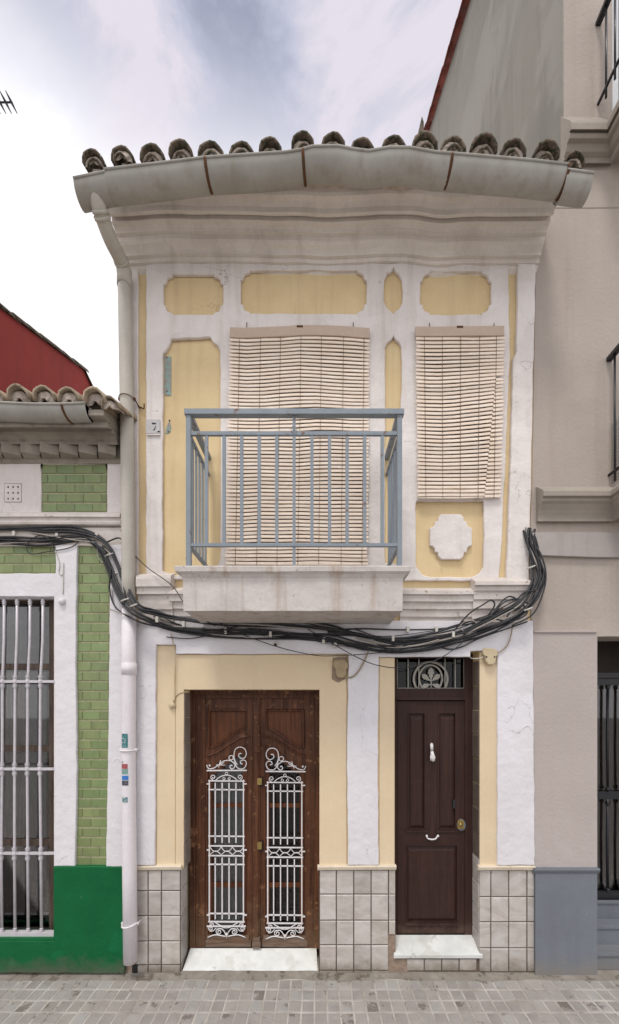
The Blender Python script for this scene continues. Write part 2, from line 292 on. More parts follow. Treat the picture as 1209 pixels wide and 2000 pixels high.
def prof(name, m, parent, pts, x0, x1, wob=0., seg=1, d_x=0., close_back=True):
    """moulding: pts = (distance, photo y) pairs; x range in photo pixels on the plane d_x"""
    X0 = G(x0, 0, d_x).x; X1 = G(x1, 0, d_x).x; q = [G(0, y, d) for d, y in pts]; n = len(q); vs = []
    for i in range(seg + 1):
        X = X0 + (X1 - X0) * i / seg; o = (noise.noise(Vector((X * 1.3, 3.3, 0))) + (.6 * noise.noise(Vector((X * 3.1, 8.3, 0))) if wob > .03 else 0)) * wob; o2 = noise.noise(Vector((X * 6, 7.3, 0))) * wob * .25
        for j, p in enumerate(q): vs.append((X, p.y + (o2 if p.y < -.01 else 0), p.z + (o + o2 if wob else 0)))
    fs = [(i * n + j, i * n + (j + 1) % n, (i + 1) * n + (j + 1) % n, (i + 1) * n + j) for i in range(seg) for j in range(n)]
    fs += [tuple(reversed(range(n))), tuple(seg * n + j for j in range(n))]
    b = MB(); b.add(vs, fs); return b.build(name, m, parent)
def inst(me, name, m, loc, parent, scale=(1, 1, 1), rot=(0, 0, 0)):
    o = bpy.data.objects.new(name, me); o.scale = scale; o.rotation_euler = rot; put(o, loc, parent); return o
def unit_tile(name, m, bev=.05, jag=0.):
    """unit tile: front face at y=-1, back y=0, width and height 1 about the centre"""
    a, b = .5, .5 - bev
    vs = [(-a, 0, -a), (a, 0, -a), (a, 0, a), (-a, 0, a), (-a, -.6, -a), (a, -.6, -a), (a, -.6, a), (-a, -.6, a), (-b, -1, -b), (b, -1, -b), (b, -1, b), (-b, -1, b)]
    fs = [(4, 5, 9, 8), (5, 6, 10, 9), (6, 7, 11, 10), (7, 4, 8, 11), (8, 9, 10, 11), (0, 1, 5, 4), (1, 2, 6, 5), (2, 3, 7, 6), (3, 0, 4, 7)]
    me = bpy.data.meshes.new(name); me.from_pydata(vs, [], fs); me.materials.append(M[m]); return me
def spiral(cx, cy, r, turns, a0, sgn=1, shrink=.22, n=18):
    return [(cx + math.cos(a0 + sgn * 2 * math.pi * turns * k / n) * r * (1 - (1 - shrink) * k / n), cy + math.sin(a0 + sgn * 2 * math.pi * turns * k / n) * r * (1 - (1 - shrink) * k / n)) for k in range(n + 1)]
def wire(mb, pts, d, r=.0045, seg=5, n=4, flat=None):       # a wrought bar through photo points on the plane d
    P = [G(x, y, d) for x, y in pts]; mb.tube(spline(P, n) if len(P) > 2 and n > 1 else P, r, seg, flat=flat); return mb

# ================================================================== GROUND
gm = MB(); gm.box(-60, 60, -60, -1.25, -.5, -.13); props(gm.build('road', 'road'), kind='structure')
pv = MB(); pv.box(-9, 9, -1.25, 8, -.4, -.0045); pave = props(pv.build('pavement', 'joint'), kind='structure')
kb = MB()
for i in range(18): kb.box(-9 + i + .004, -8 + i - .004, -1.40, -1.255, -.45, .004)
props(kb.build('kerb', 'pave', pave), kind='stuff')
# mortar fillet along the foot of the walls
fl = MB(); nn = 120
vs = []
for i in range(nn + 1):
    X = -4 + 8 * i / nn; r_ = .10 + .05 * noise.noise(Vector((X * 2.2, 0, 0))); h_ = .012 + .006 * noise.noise(Vector((X * 5, 4, 0)))
    vs += [(X, .02, h_), (X, -r_ * .5, h_ * .7), (X, -r_, -.002), (X, -r_ - .02, -.014)]
fl.add(vs, [(i * 4 + j, (i + 1) * 4 + j, (i + 1) * 4 + j + 1, i * 4 + j + 1) for i in range(nn) for j in range(3)], True)
fl.build('mortar_strip', 'strip', pave)
ptile = {}
for kx in range(3):
    a = .5; b = .44; me = bpy.data.meshes.new('paving_block'); rj = [random.uniform(-.02, .02) for _ in range(16)]
    vs = [(-a, -a, 0), (a, -a, 0), (a, a, 0), (-a, a, 0), (-a, -a, .6), (a, -a, .6), (a, a, .6), (-a, a, .6), (-b + rj[0], -b + rj[1], 1), (b + rj[2], -b + rj[3], 1 - .1), (b + rj[4], b + rj[5], 1), (-b + rj[6], b + rj[7], .95)]
    me.from_pydata(vs, [], [(4, 5, 9, 8), (5, 6, 10, 9), (6, 7, 11, 10), (7, 4, 8, 11), (8, 9, 10, 11), (0, 1, 5, 4), (1, 2, 6, 5), (2, 3, 7, 6), (3, 0, 4, 7)])
    me.materials.append(M['pave']); ptile[kx] = me
BW, BD = .112, .131; j_ = .015
bulk = MB(); cnt = 0
for row in range(-1, 9):
    yc = -.09 - (row + .5) * BD
    for c in range(-40, 40):
        xc = c * BW + .03
        if row == 8 and False: continue
        if row == -1 and noise.noise(Vector((xc * 1.7, 5, 0))) < .05: continue      # smeared with mortar
        dd = -yc; vis = row <= 3 and abs((xc + .05)) < 3.05 * (D - dd) / D + .06 and row >= 0
        sx, sy = BW - j_ * random.uniform(.8, 1.25), BD - j_ * random.uniform(.8, 1.2)
        z0 = -.010; hh = .010 + random.uniform(-.002, .0015) - (.003 if row == -1 else 0)
        if vis and cnt < 298:
            inst(ptile[random.randrange(3)], 'paving_block', None, (xc, yc, z0), pave, (sx, sy, hh), (0, 0, random.uniform(-.012, .012))); cnt += 1
        else:
            bulk.box(xc - sx / 2, xc + sx / 2, yc - sy / 2, yc + sy / 2, z0, z0 + hh)
props(bulk.build('paving_blocks', 'pave', pave), kind='stuff')

# ================================================================== YELLOW HOUSE
house = thing('terraced_house', (G(645, 0).x, 0, 0), 'narrow two storey house in pale yellow and white plaster with tiled eaves', 'house')
DD1 = -.20     # plane of the double door
DD2 = -.17
wall_out = [(245, 1912), (245, 500), (1046, 500), (1040, 900), (1034, 1150), (1041, 1300), (1045, 1700), (1045, 1912), (937, 1912), (937, 1272), (771, 1272), (771, 1912), (624, 1912), (624, 1347), (359, 1347), (359, 1697), (352, 1697), (352, 1912)]
wall = plate('wall', 'yellow', house, wall_out, [rect(462, 708, 662, 1102), rect(828, 958, 662, 950)], 0, .30, .003)
inn = MB(); xl, xr = G(247, 0).x, G(1034, 0).x
for q in ((xl, xl + .2, .30, 7.0, 0, 6.9), (xr - .15, xr + .04, .302, 7.0, 0, 6.9), (xl + .2, xr - .15, 6.8, 7.0, 0, 6.9), (xl + .2, xr - .15, .302, 6.8, 3.45, 3.65)): inn.box(*q)
inn.build('side_wall', 'pale', house)
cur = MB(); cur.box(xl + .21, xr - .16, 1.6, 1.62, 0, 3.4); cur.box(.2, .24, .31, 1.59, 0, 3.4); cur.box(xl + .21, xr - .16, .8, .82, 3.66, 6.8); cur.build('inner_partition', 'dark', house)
# ---- upper relief (white, proud of the yellow ground)
def notched(x0, x1, y0, y1, c=12, n=5):      # rectangle with stepped, rounded corners
    q = []
    for sx, sy, X, Y, fl_ in ((1, 1, x0, y0, 0), (-1, 1, x1, y0, 1), (-1, -1, x1, y1, 0), (1, -1, x0, y1, 1)):
        pts = [(X, Y + sy * (c + n)), (X + sx * 4.5, Y + sy * (c + n - 1)), (X + sx * 5, Y + sy * (c - 1)), (X + sx * c * .55, Y + sy * c * .5), (X + sx * (c - 1), Y + sy * 5), (X + sx * (c + n - 2), Y + sy * 4), (X + sx * (c + n - 1), Y)]
        q += pts[::-1] if fl_ else pts
    return q
holes = [notched(319, 435, 535, 614, 14), notched(470, 716, 527, 612, 14), notched(821, 960, 529, 614, 15),
         [(769, 520), (772, 529), (780, 535), (785, 545), (787, 570), (786, 590), (780, 602), (772, 607), (768, 612), (763, 607), (755, 600), (750, 588), (750, 562), (751, 545), (757, 533), (765, 529)],
         [(769, 655), (772, 662), (780, 668), (784, 676), (785, 700), (783, 900), (780, 1100), (752, 1100), (752, 880), (752, 700), (752, 678), (757, 668), (765, 662)],
         [(317, 1115), (317, 900), (318, 690), (324, 684), (331, 672), (334, 662), (410, 657), (416, 667), (425, 674), (430, 686), (431, 900), (430, 1090), (418, 1122), (334, 1124)],
         rect(455, 714, 655, 1103),
         rect(822, 968, 655, 955),
         [(812, 985), (814, 978), (945, 978), (946, 1040), (944, 1108), (936, 1120), (922, 1127), (842, 1127), (824, 1122), (813, 1106)]]
plate('plaster_relief', 'white', house, [(285, 1132), (285, 514), (993, 514), (996, 690), (988, 900), (978, 1090), (974, 1134)], holes, .035, .034, .006, .9, 9)
plate('corner_pilaster', 'white', house, [(991, 1138), (990, 1100), (998, 900), (1003, 700), (1010, 685), (1012, 514), (1047, 514), (1043, 700), (1038, 900), (1033, 1138)], (), .045, .044, .006, .8, 9)
plate('corner_pilaster', 'white', house, [(246, 1130), (246, 510), (269, 510), (270, 1130)], (), .03, .029, .004, .5, 12)
med = []
for sx, sy in ((1, 1), (-1, 1), (-1, -1), (1, -1)):
    a = [(41, 17), (35, 19), (31.5, 24), (31, 30), (25.5, 31), (24.5, 38), (19, 44)]
    med += [(881 + sx * p, 1048 + sy * q) for p, q in (a if sx * sy > 0 else a[::-1])]
plate('medallion', 'white', house, med, (), .035, .034, .005)
# ---- lower relief
low = [(265, 1212), (1041, 1212), (1045, 1690), (972, 1690), (972, 1272), (919, 1272), (919, 1283), (740, 1283), (738, 1500), (740, 1690), (680, 1690), (678, 1450), (681, 1277), (343, 1277), (343, 1259), (305, 1259), (303, 1500), (302, 1690), (265, 1690)]
plate('plaster_relief', 'white2', house, low, (), .035, .034, .005, .7, 10)
# thin raised yellow surround of the door
plate('door_surround', 'yellow2', house, [(343, 1693), (343, 1279), (677, 1279), (677, 1693), (624, 1693), (624, 1347), (359, 1347), (359, 1693)], (), .012, .011, .003, .3)
plate('door_surround', 'yellow2', house, [(306, 1693), (306, 1261), (342, 1261), (342, 1693)], (), .006, .005, .001)
plate('door_surround', 'yellow2', house, rect(741, 770, 1285, 1693), (), .010, .009, .002)
plate('door_surround', 'yellow2', house, rect(937, 971, 1274, 1693), (), .010, .009, .002)
for a, b in ((262, 354), (620, 774), (934, 1045)):
    prof('plaster_lip', 'lipm', house, [(0, 1688), (.036, 1691), (.042, 1694), (.034, 1699), (0, 1700)], a, b, .009, 34, .03)
# ---- string course
C1 = [(0, 1148), (.10, 1153), (.105, 1160), (.085, 1163), (.085, 1174), (.065, 1178), (.065, 1189), (.048, 1192), (.048, 1204), (.032, 1208), (.032, 1228), (0, 1228)]
prof('string_course', 'course', house, C1, 784, 932, .006, 16, .1)
prof('string_course', 'course', house, C1, 330, 420, .006, 10, .1)
C2 = [(0, 1128), (.135, 1135), (.14, 1142), (.115, 1145), (.115, 1153), (.10, 1157), (.10, 1170), (.085, 1173), (.085, 1188), (.06, 1192), (.06, 1215), (0, 1216)]
prof('pilaster_pedestal', 'course', house, C2, 928, 1038, .006, 12, .13)
C3 = [(0, 1120), (.11, 1124), (.12, 1130), (.12, 1145), (.10, 1149), (.10, 1160), (.075, 1163), (.075, 1190), (.06, 1194), (.06, 1215), (0, 1216)]
prof('pilaster_pedestal', 'course', house, C3, 266, 334, .006, 10, .11)
pl_ = MB(); pl_.pbox(413, 790, 1222, 1226, 0, .03); pl_.build('string_course', 'course', house)
# ---- cornice
hz = lambda d, h: (d, VY - h * PXM * D / (D - d))
cor = [hz(*q) for q in [(0, 4.17), (.03, 4.20), (.03, 4.225), (.055, 4.225), (.055, 4.262), (.085, 4.262), (.085, 4.285), (.10, 4.298), (.13, 4.313), (.145, 4.33), (.145, 4.372), (.175, 4.372), (.18, 4.388), (.20, 4.398), (.235, 4.402), (.235, 4.445), (.265, 4.445), (.265, 4.412), (.29, 4.412), (.30, 4.445), (.33, 4.462), (.37, 4.465), (.385, 4.48), (.395, 4.50), (.395, 4.56), (0, 4.56)]]
prof('cornice', 'cornice', house, cor, 243, 1047, .034, 110, 0)
# ---- gutter
def gutter(name, m, parent, lip, r, dl, t=.004, capl=True, capr=True):
    """lip: list of (photo x, photo y) of the front lip at distance dl"""
    P = [G(x, y, dl) for x, y in lip]; b = MB(); K = 12; vs = []
    for p in P:
        for rr, back in ((r, 0), (r - t, 1)):
            for k in range(K + 1):
                a = math.pi * k / K; vs.append((p.x, p.y + r - rr * math.cos(a), p.z - rr * 1.12 * math.sin(a)))
    n = K + 1; m2 = 2 * n; fs = []
    for i in range(len(P) - 1):
        for k in range(K):
            a = i * m2 + k; fs.append((a, a + 1, a + 1 + m2, a + m2)); a += n; fs.append((a + 1, a, a + m2, a + 1 + m2))
    b.add(vs, fs, True)
    for i, on in ((0, capl), (len(P) - 1, capr)):
        if on: s_ = i * m2; b.add([vs[s_ + k] for k in range(n)], [tuple(range(n))]); b.add([vs[s_ + k] for k in range(n)], [tuple(reversed(range(n)))])
    b.tube([(p.x, p.y, p.z) for p in P], .011, 6)
    return b.build(name, m, parent)
lip = [(203, 331), (300, 320), (397, 308), (470, 303), (560, 297), (590, 292), (610, 286), (660, 285), (690, 291), (720, 295), (760, 288), (800, 288), (850, 297), (960, 306), (1040, 313), (1110, 321)]
gut = gutter('gutter', 'gutter', house, lip, .104, .64)
gutter('gutter_end', 'gutter', house, [(143, 348), (206, 335)], .098, .635, capr=False)
gutter('gutter_end', 'gutter', house, [(1108, 331), (1160, 338)], .098, .635, capl=False)
for gx, gy in ((400, 308), (591, 292), (884, 299), (1112, 322)):
    p = G(gx, gy, .64); b = MB(); r2 = .110
    b.tube([(p.x + .02 * k / 10 * (1 if gx < 600 else -1), p.y + .104 - r2 * math.cos(math.pi * .62 * k / 10), p.z + .008 - r2 * 1.12 * math.sin(math.pi * .62 * k / 10)) for k in range(11)], .013, 6, flat=.4)
    b.build('gutter_bracket', 'rust', gut)
# ---- downpipe
dp = thing('downpipe', G(250, 1880, .1), 'pale painted downpipe between the green house and yellow house', 'drainpipe') if False else None
top = spline([G(183, 372, .55), G(190, 392, .53), G(200, 425, .46), G(216, 468, .34), G(232, 500, .22), G(240, 520, .15), G(243, 545, .11)], 6)
b = MB(); b.tube(top, .062, 14); up_ = b.build('downpipe', 'pipe2', house)
for (x, y, d_) in ((197, 412, .49), (200, 424, .46), (236, 510, .175)):
    i = min(range(len(top)), key=lambda k: (top[k] - G(x, y, d_)).length); b = MB(); t = (top[min(i + 1, len(top) - 1)] - top[i - 1]).normalized(); b.tube([top[i] - t * .012, top[i] + t * .012], .069, 14); b.build('pipe_collar', 'pipe2', up_)
b = MB(); b.tube([G(243, 540, .11), G(246, 700, .11), G(249, 900, .11), G(251, 1130, .11), G(252, 1192, .11)], .060, 16); b.tube([G(243, 528, .11), G(243, 560, .11)], .066, 14)
pipe1 = b.build('downpipe', 'pipe2', house)
b = MB(); b.tube([G(252, 1190, .11), G(252, 1300, .11), G(251, 1500, .11), G(253, 1700, .11), G(255, 1878, .11)], .064, 16); b.tube([G(252.5, 1295, .11), G(252.5, 1318, .11)], .069, 14)
pipe2 = b.build('downpipe', 'pipe', house)
for y, m_, par, x in ((780, 'pipe2', pipe1, 248), (1465, 'pipe', pipe2, 251), (1804, 'pipe', pipe2, 254)):
    b = MB(); c = G(x, y, .11)
    b.tube([(c.x + .069 * math.cos(a), c.y - .069 * math.sin(a), c.z + .012 * math.cos(a) * (1 if y > 1700 else 0)) for a in [math.pi * k / 12 for k in range(13)]], .008 if y > 800 else .004, 6)
    for sx in (-1, 1):
        b.lathe((c.x + sx * .072, c.y - .0, c.z), [(0.001, -.02), (.011, -.008), (.013, .004), (.009, .016), (.001, .018)], 8)
        b.tube([(c.x + sx * .072, c.y, c.z), (c.x + sx * .072, -.0, c.z)], .006, 5)
    if y == 780: b.tube([(c.x + .075, -.02, c.z - .005), (c.x + .125, -.03, c.z - .03), (c.x + .128, -.03, c.z + .02)], .007, 5)
    b.build('pipe_clamp', m_ if y > 800 else 'rust', par)
for y0, y1, m_, a0, a1 in ((1432, 1459, 'sttorn', 70, 128), (1485, 1488, 'ink', 112, 122), (1490, 1499.5, 'stred', 72, 128), (1500, 1510, 'stgreen', 70, 128), (1512.5, 1521, 'stblue', 66, 124), (1522, 1531.5, 'stblack', 66, 124), (1554, 1564, 'sttorn', 72, 118)):
    b = MB(); vs = []
    for k in range(7):
        a = R(a0 + (a1 - a0) * k / 6)
        for y in (y0, y1):
            c = G(251.3, y, .11); vs.append((c.x + .0652 * math.cos(a), c.y - .0652 * math.sin(a), c.z))
    b.add(vs, [(k * 2, k * 2 + 1, k * 2 + 3, k * 2 + 2) for k in range(6)]); b.build('sticker', m_, pipe2)
# ---- roof
def tile_mesh(name, m, r, Ln, t=.016, seg=8):
    vs = []
    for j, (yy, q) in enumerate(((0, 1.0), (Ln, .84))):
        for rr in (r, r - t):
            for k in range(seg + 1):
                a = math.pi * (-.03 + 1.06 * k / seg); w_ = 1 + .03 * math.sin(k * 2.3 + j)
                vs.append((rr * q * math.cos(a) * w_, yy, rr * q * math.sin(a) * 1.05 * w_))
    n = seg + 1; fs = []
    for k in range(seg): fs += [(k, k + 2 * n, k + 2 * n + 1, k + 1), (k + n + 1, k + 3 * n + 1, k + 3 * n, k + n), (k, k + 1, k + n + 1, k + n), (k + 2 * n, k + 3 * n, k + 3 * n + 1, k + 2 * n + 1)]
    fs += [(0, n, 3 * n, 2 * n), (seg, seg + 2 * n, seg + 3 * n, seg + n)]
    me = bpy.data.meshes.new(name); me.from_pydata(vs, [], fs); me.materials.append(M[m])
    for p in me.polygons: p.use_smooth = True
    return me
def lump_mesh(name, m, r, dep, seed=0):
    vs = [(0, -dep * .2, r * .35)]; K = 10; RG = 3
    for j in range(1, RG + 1):
        for k in range(K + 1):
            a = math.pi * k / K; q = j / RG; nx = noise.noise(Vector((k * .9, j * 1.7, seed * 5.1)))
            vs.append((r * q * math.cos(a), -dep * (1 - q * q) * .6 + nx * .012, r * q * math.sin(a)))
    n = K + 1
    for k in range(n): v = vs[1 + (RG - 1) * n + k]; vs.append((v[0], .12, v[2]))
    fs = [(0, 1 + k, 2 + k) for k in range(K)] + [(1 + j * n + k, 1 + (j + 1) * n + k, 2 + (j + 1) * n + k, 2 + j * n + k) for j in range(RG) for k in range(K)]
    me = bpy.data.meshes.new(name); me.from_pydata(vs, [], fs); me.materials.append(M[m]); return me
def eaves(parent, cols, d, slope, r, Ln, rows, mt, mm, smaller=True, drop=0):
    tm = tile_mesh('roof_tile', mt, r, Ln); lms = [lump_mesh('mortar_plug', mm, r * .88, .05, s_) for s_ in range(3)]; sm_ = tile_mesh('under_tile', mt, r * .62, .3, .014)
    for px, py, sc in cols:
        if drop: sc *= random.uniform(.92, 1.1)
        g = G(px, py + drop + random.uniform(-3, 3), d); z = g.z - r * 1.05 * sc
        for k in range(rows):
            yy = k * Ln * .78
            inst(tm, 'roof_tile', None, (g.x + random.uniform(-.006, .006), g.y + yy + random.uniform(-.02, .02), z + yy * math.tan(slope) + .012 * (k > 0)), parent, (sc, 1, sc * (.86 if drop else 1)), (slope + random.uniform(-.03, .03), random.uniform(-.08, .08), random.uniform(-.05, .05)))
        inst(random.choice(lms), 'mortar_plug', None, (g.x, g.y + .03, z - .01), parent, (sc, 1, sc * (.86 if drop else 1)), (slope, 0, random.uniform(-.1, .1)))
        if smaller: inst(sm_, 'under_tile', None, (g.x + random.uniform(-.02, .02), g.y + .0, z - .035), parent, (sc, 1, sc * .9), (slope, 0, random.uniform(-.1, .1)))
sl_ = R(20)
b = MB(); y0, z0 = -.50, EYE + 4.535; tn = math.tan(sl_)
xl_, xr_ = G(245, 0, 0).x, G(1047, 0, 0).x
b.add([(xl_, y0, z0), (xr_, y0, z0), (xr_, 3.2, z0 + 3.76 * tn), (xl_, 3.2, z0 + 3.76 * tn), (xl_, 7.1, z0 + .1), (xr_, 7.1, z0 + .1), (xl_, y0, z0 - .04), (xr_, y0, z0 - .04), (xl_, 7.1, z0 - .2), (xr_, 7.1, z0 - .2)],
      [(0, 1, 2, 3), (3, 2, 5, 4), (6, 7, 1, 0), (8, 9, 7, 6), (4, 5, 9, 8), (0, 3, 4, 8, 6), (1, 7, 9, 5, 2)]); b.build('roof', 'mortar', house)
cols = [(181, 290, .9), (238, 279, 1.0), (297, 278, .95), (353, 275, 1), (411, 271, 1), (471, 269, 1), (528, 269, .95), (590, 258, 1), (650, 257, 1), (708, 272, .95), (768, 262, .97), (828, 259, 1.05), (885, 263, 1.03), (943, 266, 1.0), (1002, 273, 1.0), (1064, 275, 1.0), (1122, 292, .9)]
eaves(house, cols, .60, sl_, .103, .42, 3, 'rooft', 'mortar', True, 5)
b = MB()      # mortar bed between the tile mouths
for i in range(len(cols) - 1):
    a = G(cols[i][0], cols[i][1] + 40, .57); c = G(cols[i + 1][0], cols[i + 1][1] + 40, .57)
    b.box(a.x, c.x, a.y, a.y + .12, min(a.z, c.z) - .03, min(a.z, c.z) + .0)
b.build('mortar_bed', 'mortar', house)
# a broken tile standing up on the eaves
bt = MB(); g = G(823, 262, .58); bt.add([(g.x - .03, g.y, g.z), (g.x + .03, g.y + .02, g.z), (g.x + .022, g.y + .01, g.z + .12), (g.x + .005, g.y, g.z + .15), (g.x - .03, g.y + .03, g.z), (g.x + .02, g.y + .05, g.z), (g.x + .02, g.y + .04, g.z + .12), (g.x, g.y + .03, g.z + .14)], [(0, 1, 2, 3), (5, 4, 7, 6), (0, 3, 7, 4), (1, 5, 6, 2), (3, 2, 6, 7)]); bt.build('broken_tile', 'rooft', house)

# ---- tiled dado
WT = unit_tile('wall_tile', 'wtile', .03)
def wtile(x0, x1, y0, y1, par, d=.0, th=.012, gap=2.1, me=WT, name='wall_tile', gy=None):
    p = G((x0 + x1) / 2, (y0 + y1) / 2, d + th); ww = (x1 - x0 - gap) / PXM; hh = (y1 - y0 - (gy or gap)) / PXM
    return inst(me, name, None, (p.x, -d, p.z), par, (ww, th + random.uniform(-.001, .0015), hh), (random.uniform(-.004, .004), random.uniform(-.006, .006), random.uniform(-.004, .004)))
rows = [1700, 1740, 1789, 1838.5, 1885, 1903]
rowsM = [1700, 1747, 1798, 1846, 1896, 1911]; rowsR = [1700, 1752, 1801, 1852, 1899, 1915]
for xs, rw in (([265, 289, 315, 352], rows), ([624, 657, 691, 725, 759], rowsM)):
    for i in range(len(xs) - 1):
        for j in range(5): wtile(xs[i], xs[i + 1], rw[j], rw[j + 1], house, .003)
for j in range(5): wtile(265 if j < 4 else 283, 289, rows[j], rows[j + 1], house, .003) if False else None
for j in range(3): wtile(759, 773, rowsM[j], rowsM[j + 1] - (20 if j == 2 else 0), house, .003)
for i, xs in enumerate([(936, 959), (959, 994), (994, 1029.5), (1029.5, 1044)]):
    for j in range(5): wtile(*xs, rowsR[j], rowsR[j + 1], house, .003)
xs = [759, 794, 829, 863, 897, 932]
wtile(759, 794, 1898, 1912, house, .003)
for i in range(1, 5):
    wtile(xs[i], xs[i + 1], 1873, 1897, house, .003); wtile(xs[i], xs[i + 1], 1898, 1913, house, .003)
for q in ((263, 353, 1698, 1906), (623, 760, 1698, 1912), (937, 1045, 1698, 1916), (795, 936, 1872, 1914)): g = MB(); g.pbox(*q, -.002, .0035); g.build('grout', 'grout', house)
g = MB(); g.pbox(243, 263, 1872, 1914, -.05, .004); g.build('bare_mortar_patch', 'patch', house)
g = MB(); g.pbox(258, 269, 1886, 1901, -.01, .018); g.build('black_drain_block', 'iron', house)  # solid black block, its colour stands in for the dark inside a hole
g = MB(); g.pbox(758, 772.5, 1824, 1872, -.05, .0042); g.pbox(758, 796, 1872.1, 1914, -.05, .004); g.build('bare_mortar_patch', 'patch', house)
# plinth that carries the small door step
g = MB(); a = G(771, 1872, -.0); c = G(936, 1914, 0); g.box(a.x, c.x, .0, .299, c.z, a.z + .003); g.build('step_riser', 'grout', house)
# reveal tiles of the two doors
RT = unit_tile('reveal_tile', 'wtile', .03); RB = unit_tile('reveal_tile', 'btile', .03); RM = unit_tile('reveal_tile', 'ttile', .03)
def reveal(px, d0, d1, ylist, me_f, side):
    x = G(px, 0, 0).x
    for k in range(len(ylist) - 1):
        a = G(0, ylist[k + 1], 0).z; c = G(0, ylist[k], 0).z
        inst(me_f(k), 'reveal_tile', None, (x, (d0 + d1) / 2, (a + c) / 2), house, (d1 - d0 - .005, .010 + random.uniform(-.002, .003), c - a - .007), (0, random.uniform(-.01, .01), side * math.pi / 2))
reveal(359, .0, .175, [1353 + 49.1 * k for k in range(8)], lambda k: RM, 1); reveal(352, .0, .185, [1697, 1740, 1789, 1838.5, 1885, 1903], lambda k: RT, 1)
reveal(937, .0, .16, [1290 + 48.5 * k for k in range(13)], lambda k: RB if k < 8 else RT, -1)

# ---- thresholds
def ramp(name, x0, x1, yf, d_f, yb, d_b, th, par, xb0, xb1):
    a, b_ = G(x0, yf, d_f), G(x1, yf, d_f); c, e_ = G(xb0, yb, d_b), G(xb1, yb, d_b); m = MB()
    v = [a, b_, e_, c]; m.add([tuple(q) for q in v] + [(q.x, q.y, q.z - th) for q in v], [(0, 1, 2, 3), (7, 6, 5, 4), (0, 4, 5, 1), (1, 5, 6, 2), (2, 6, 7, 3), (3, 7, 4, 0)])
    return m.build(name, 'marble', par)
ramp('door_step', 353, 621, 1905, .02, 1852, DD1 + .02, .05, house, 372, 618)
ramp('door_step', 769, 943, 1866, .03, 1826, DD2 + .015, .028, house, 772, 921)

# ================================================================== DOUBLE DOOR (part of the house)
dm = MB()
def fb(mb, x0, x1, y0, y1, d0, d1): return mb.pbox(x0, x1, y0, y1, d0, d1)
fb(dm, 371, 381, 1348, 1853, DD1 - .06, DD1 + .015); fb(dm, 380.5, 400, 1356, 1853, DD1 - .06, DD1 - .0); fb(dm, 614, 624, 1348, 1853, DD1 - .06, DD1 + .015); fb(dm, 596.5, 614.5, 1356, 1853, DD1 - .06, DD1 - .0)
fb(dm, 381, 614, 1348, 1356, DD1 - .06, DD1 + .018); fb(dm, 400, 597, 1356, 1364, DD1 - .06, DD1 + .003)
door = dm.build('double_door', 'wood', house)
for i in range(3):     # jamb beads
    b = MB(); fb(b, 376 + 8 * i, 378 + 8 * i, 1358, 1850, DD1 - .01, DD1 + .008 + (.012 if i == 0 else 0)); b.build('bead', 'wood', door)
def arch(xa, xb, ya, yb, n=14):          # ogee from (xa,ya) flat to (xb,yb)
    return [(xa + (xb - xa) * t, ya + (yb - ya) * (t * t * (3 - 2 * t)) ** .9) for t in [k / n for k in range(n + 1)]]
def leaf(mir):
    # coordinates of the left leaf; the right one is mirrored about the centre line
    f = (lambda x: x) if not mir else (lambda x: 1000.5 - x)
    o = (lambda pts: [(f(x), y) for x, y in pts])
    p_hole = [(407, 1385), (481, 1385), (481, 1424)] + arch(481, 407, 1424, 1462)[1:]
    g_hole = [(406, 1832)] + arch(406, 482, 1504, 1456) + [(482, 1832)]
    lf = plate('door_leaf', 'wood', door, o([(400, 1850), (400, 1364), (493.5, 1364), (493.5, 1850)]), [o(p_hole), o(g_hole)], DD1 - .012, .045, .003)
    plate('door_panel', 'woodr', door, o([(404, 1468), (404, 1382), (484, 1382), (484, 1470)]), (), DD1 - .034, .012, .002)
    # raised moulding round the panel
    b = MB(); mo = o([(408, 1387), (480, 1387), (480, 1423)] + arch(480, 408, 1423, 1461)[1:] + [(408, 1387)]); b.tube([G(x, y, DD1 - .010) for x, y in mo], .013, 5, sm=False); b.build('panel_moulding', 'wood', door)
    b = MB(); mo = o(arch(404, 486, 1476, 1438)); b.tube([G(x, y, DD1 - .006) for x, y in mo], .012, 5, sm=False); b.build('panel_moulding', 'wood', door)
    # glazed sash behind the opening
    sash_in = [(415, 1828)] + arch(415, 474, 1512, 1474) + [(474, 1828)]
    sash_out = [(404, 1835)] + arch(404, 484, 1500, 1452) + [(484, 1835)]
    plate('glazing_frame', 'woodr', door, o(sash_out), [o(sash_in)], DD1 - .03, .02, .003)
    b = MB()
    for y0, y1 in ((1569, 1577), (1724, 1733)):
        b = MB(); x = sorted((f(414), f(475))); b.pbox(x[0], x[1], y0, y1, DD1 - .052, DD1 - .036); b.build('glazing_bar', 'woodr', door)
    plate('glass_pane', 'g_door', door, o(sash_out), (), DD1 - .053, .003, .0005)
    b = MB(); x = sorted((f(404), f(486))); b.pbox(x[0], x[1], 1828, 1838, DD1 - .02, DD1 + .004); b.pbox(x[0] - 3, x[1] + 4, 1838, 1850, DD1 - .02, DD1 + .007); b.build('kick_rail', 'wood2', door)
leaf(False); leaf(True)
b = MB(); b.pbox(493.5, 507, 1364, 1850, DD1 - .05, DD1 + .016); b.pbox(496.5, 504, 1375, 1840, DD1, DD1 + .028); door_post = b.build('meeting_post', 'wood', door)
b = MB()
for y0, y1, w_, dd in ((1417, 1421, 7, .04), (1421, 1434, 6, .034), (1434, 1437, 7.5, .042), (1437, 1453, 6.5, .036), (1453, 1456, 7.5, .042), (1456, 1466, 6, .034), (1466, 1469, 7, .04), (1372, 1376, 7.5, .034)):
    b.pbox(500.5 - w_, 500.5 + w_, y0, y1, DD1, DD1 + dd)
    if y0 == 1466: b.build('post_capital', 'wood', door); b = MB()
b.build('post_ring', 'wood', door)
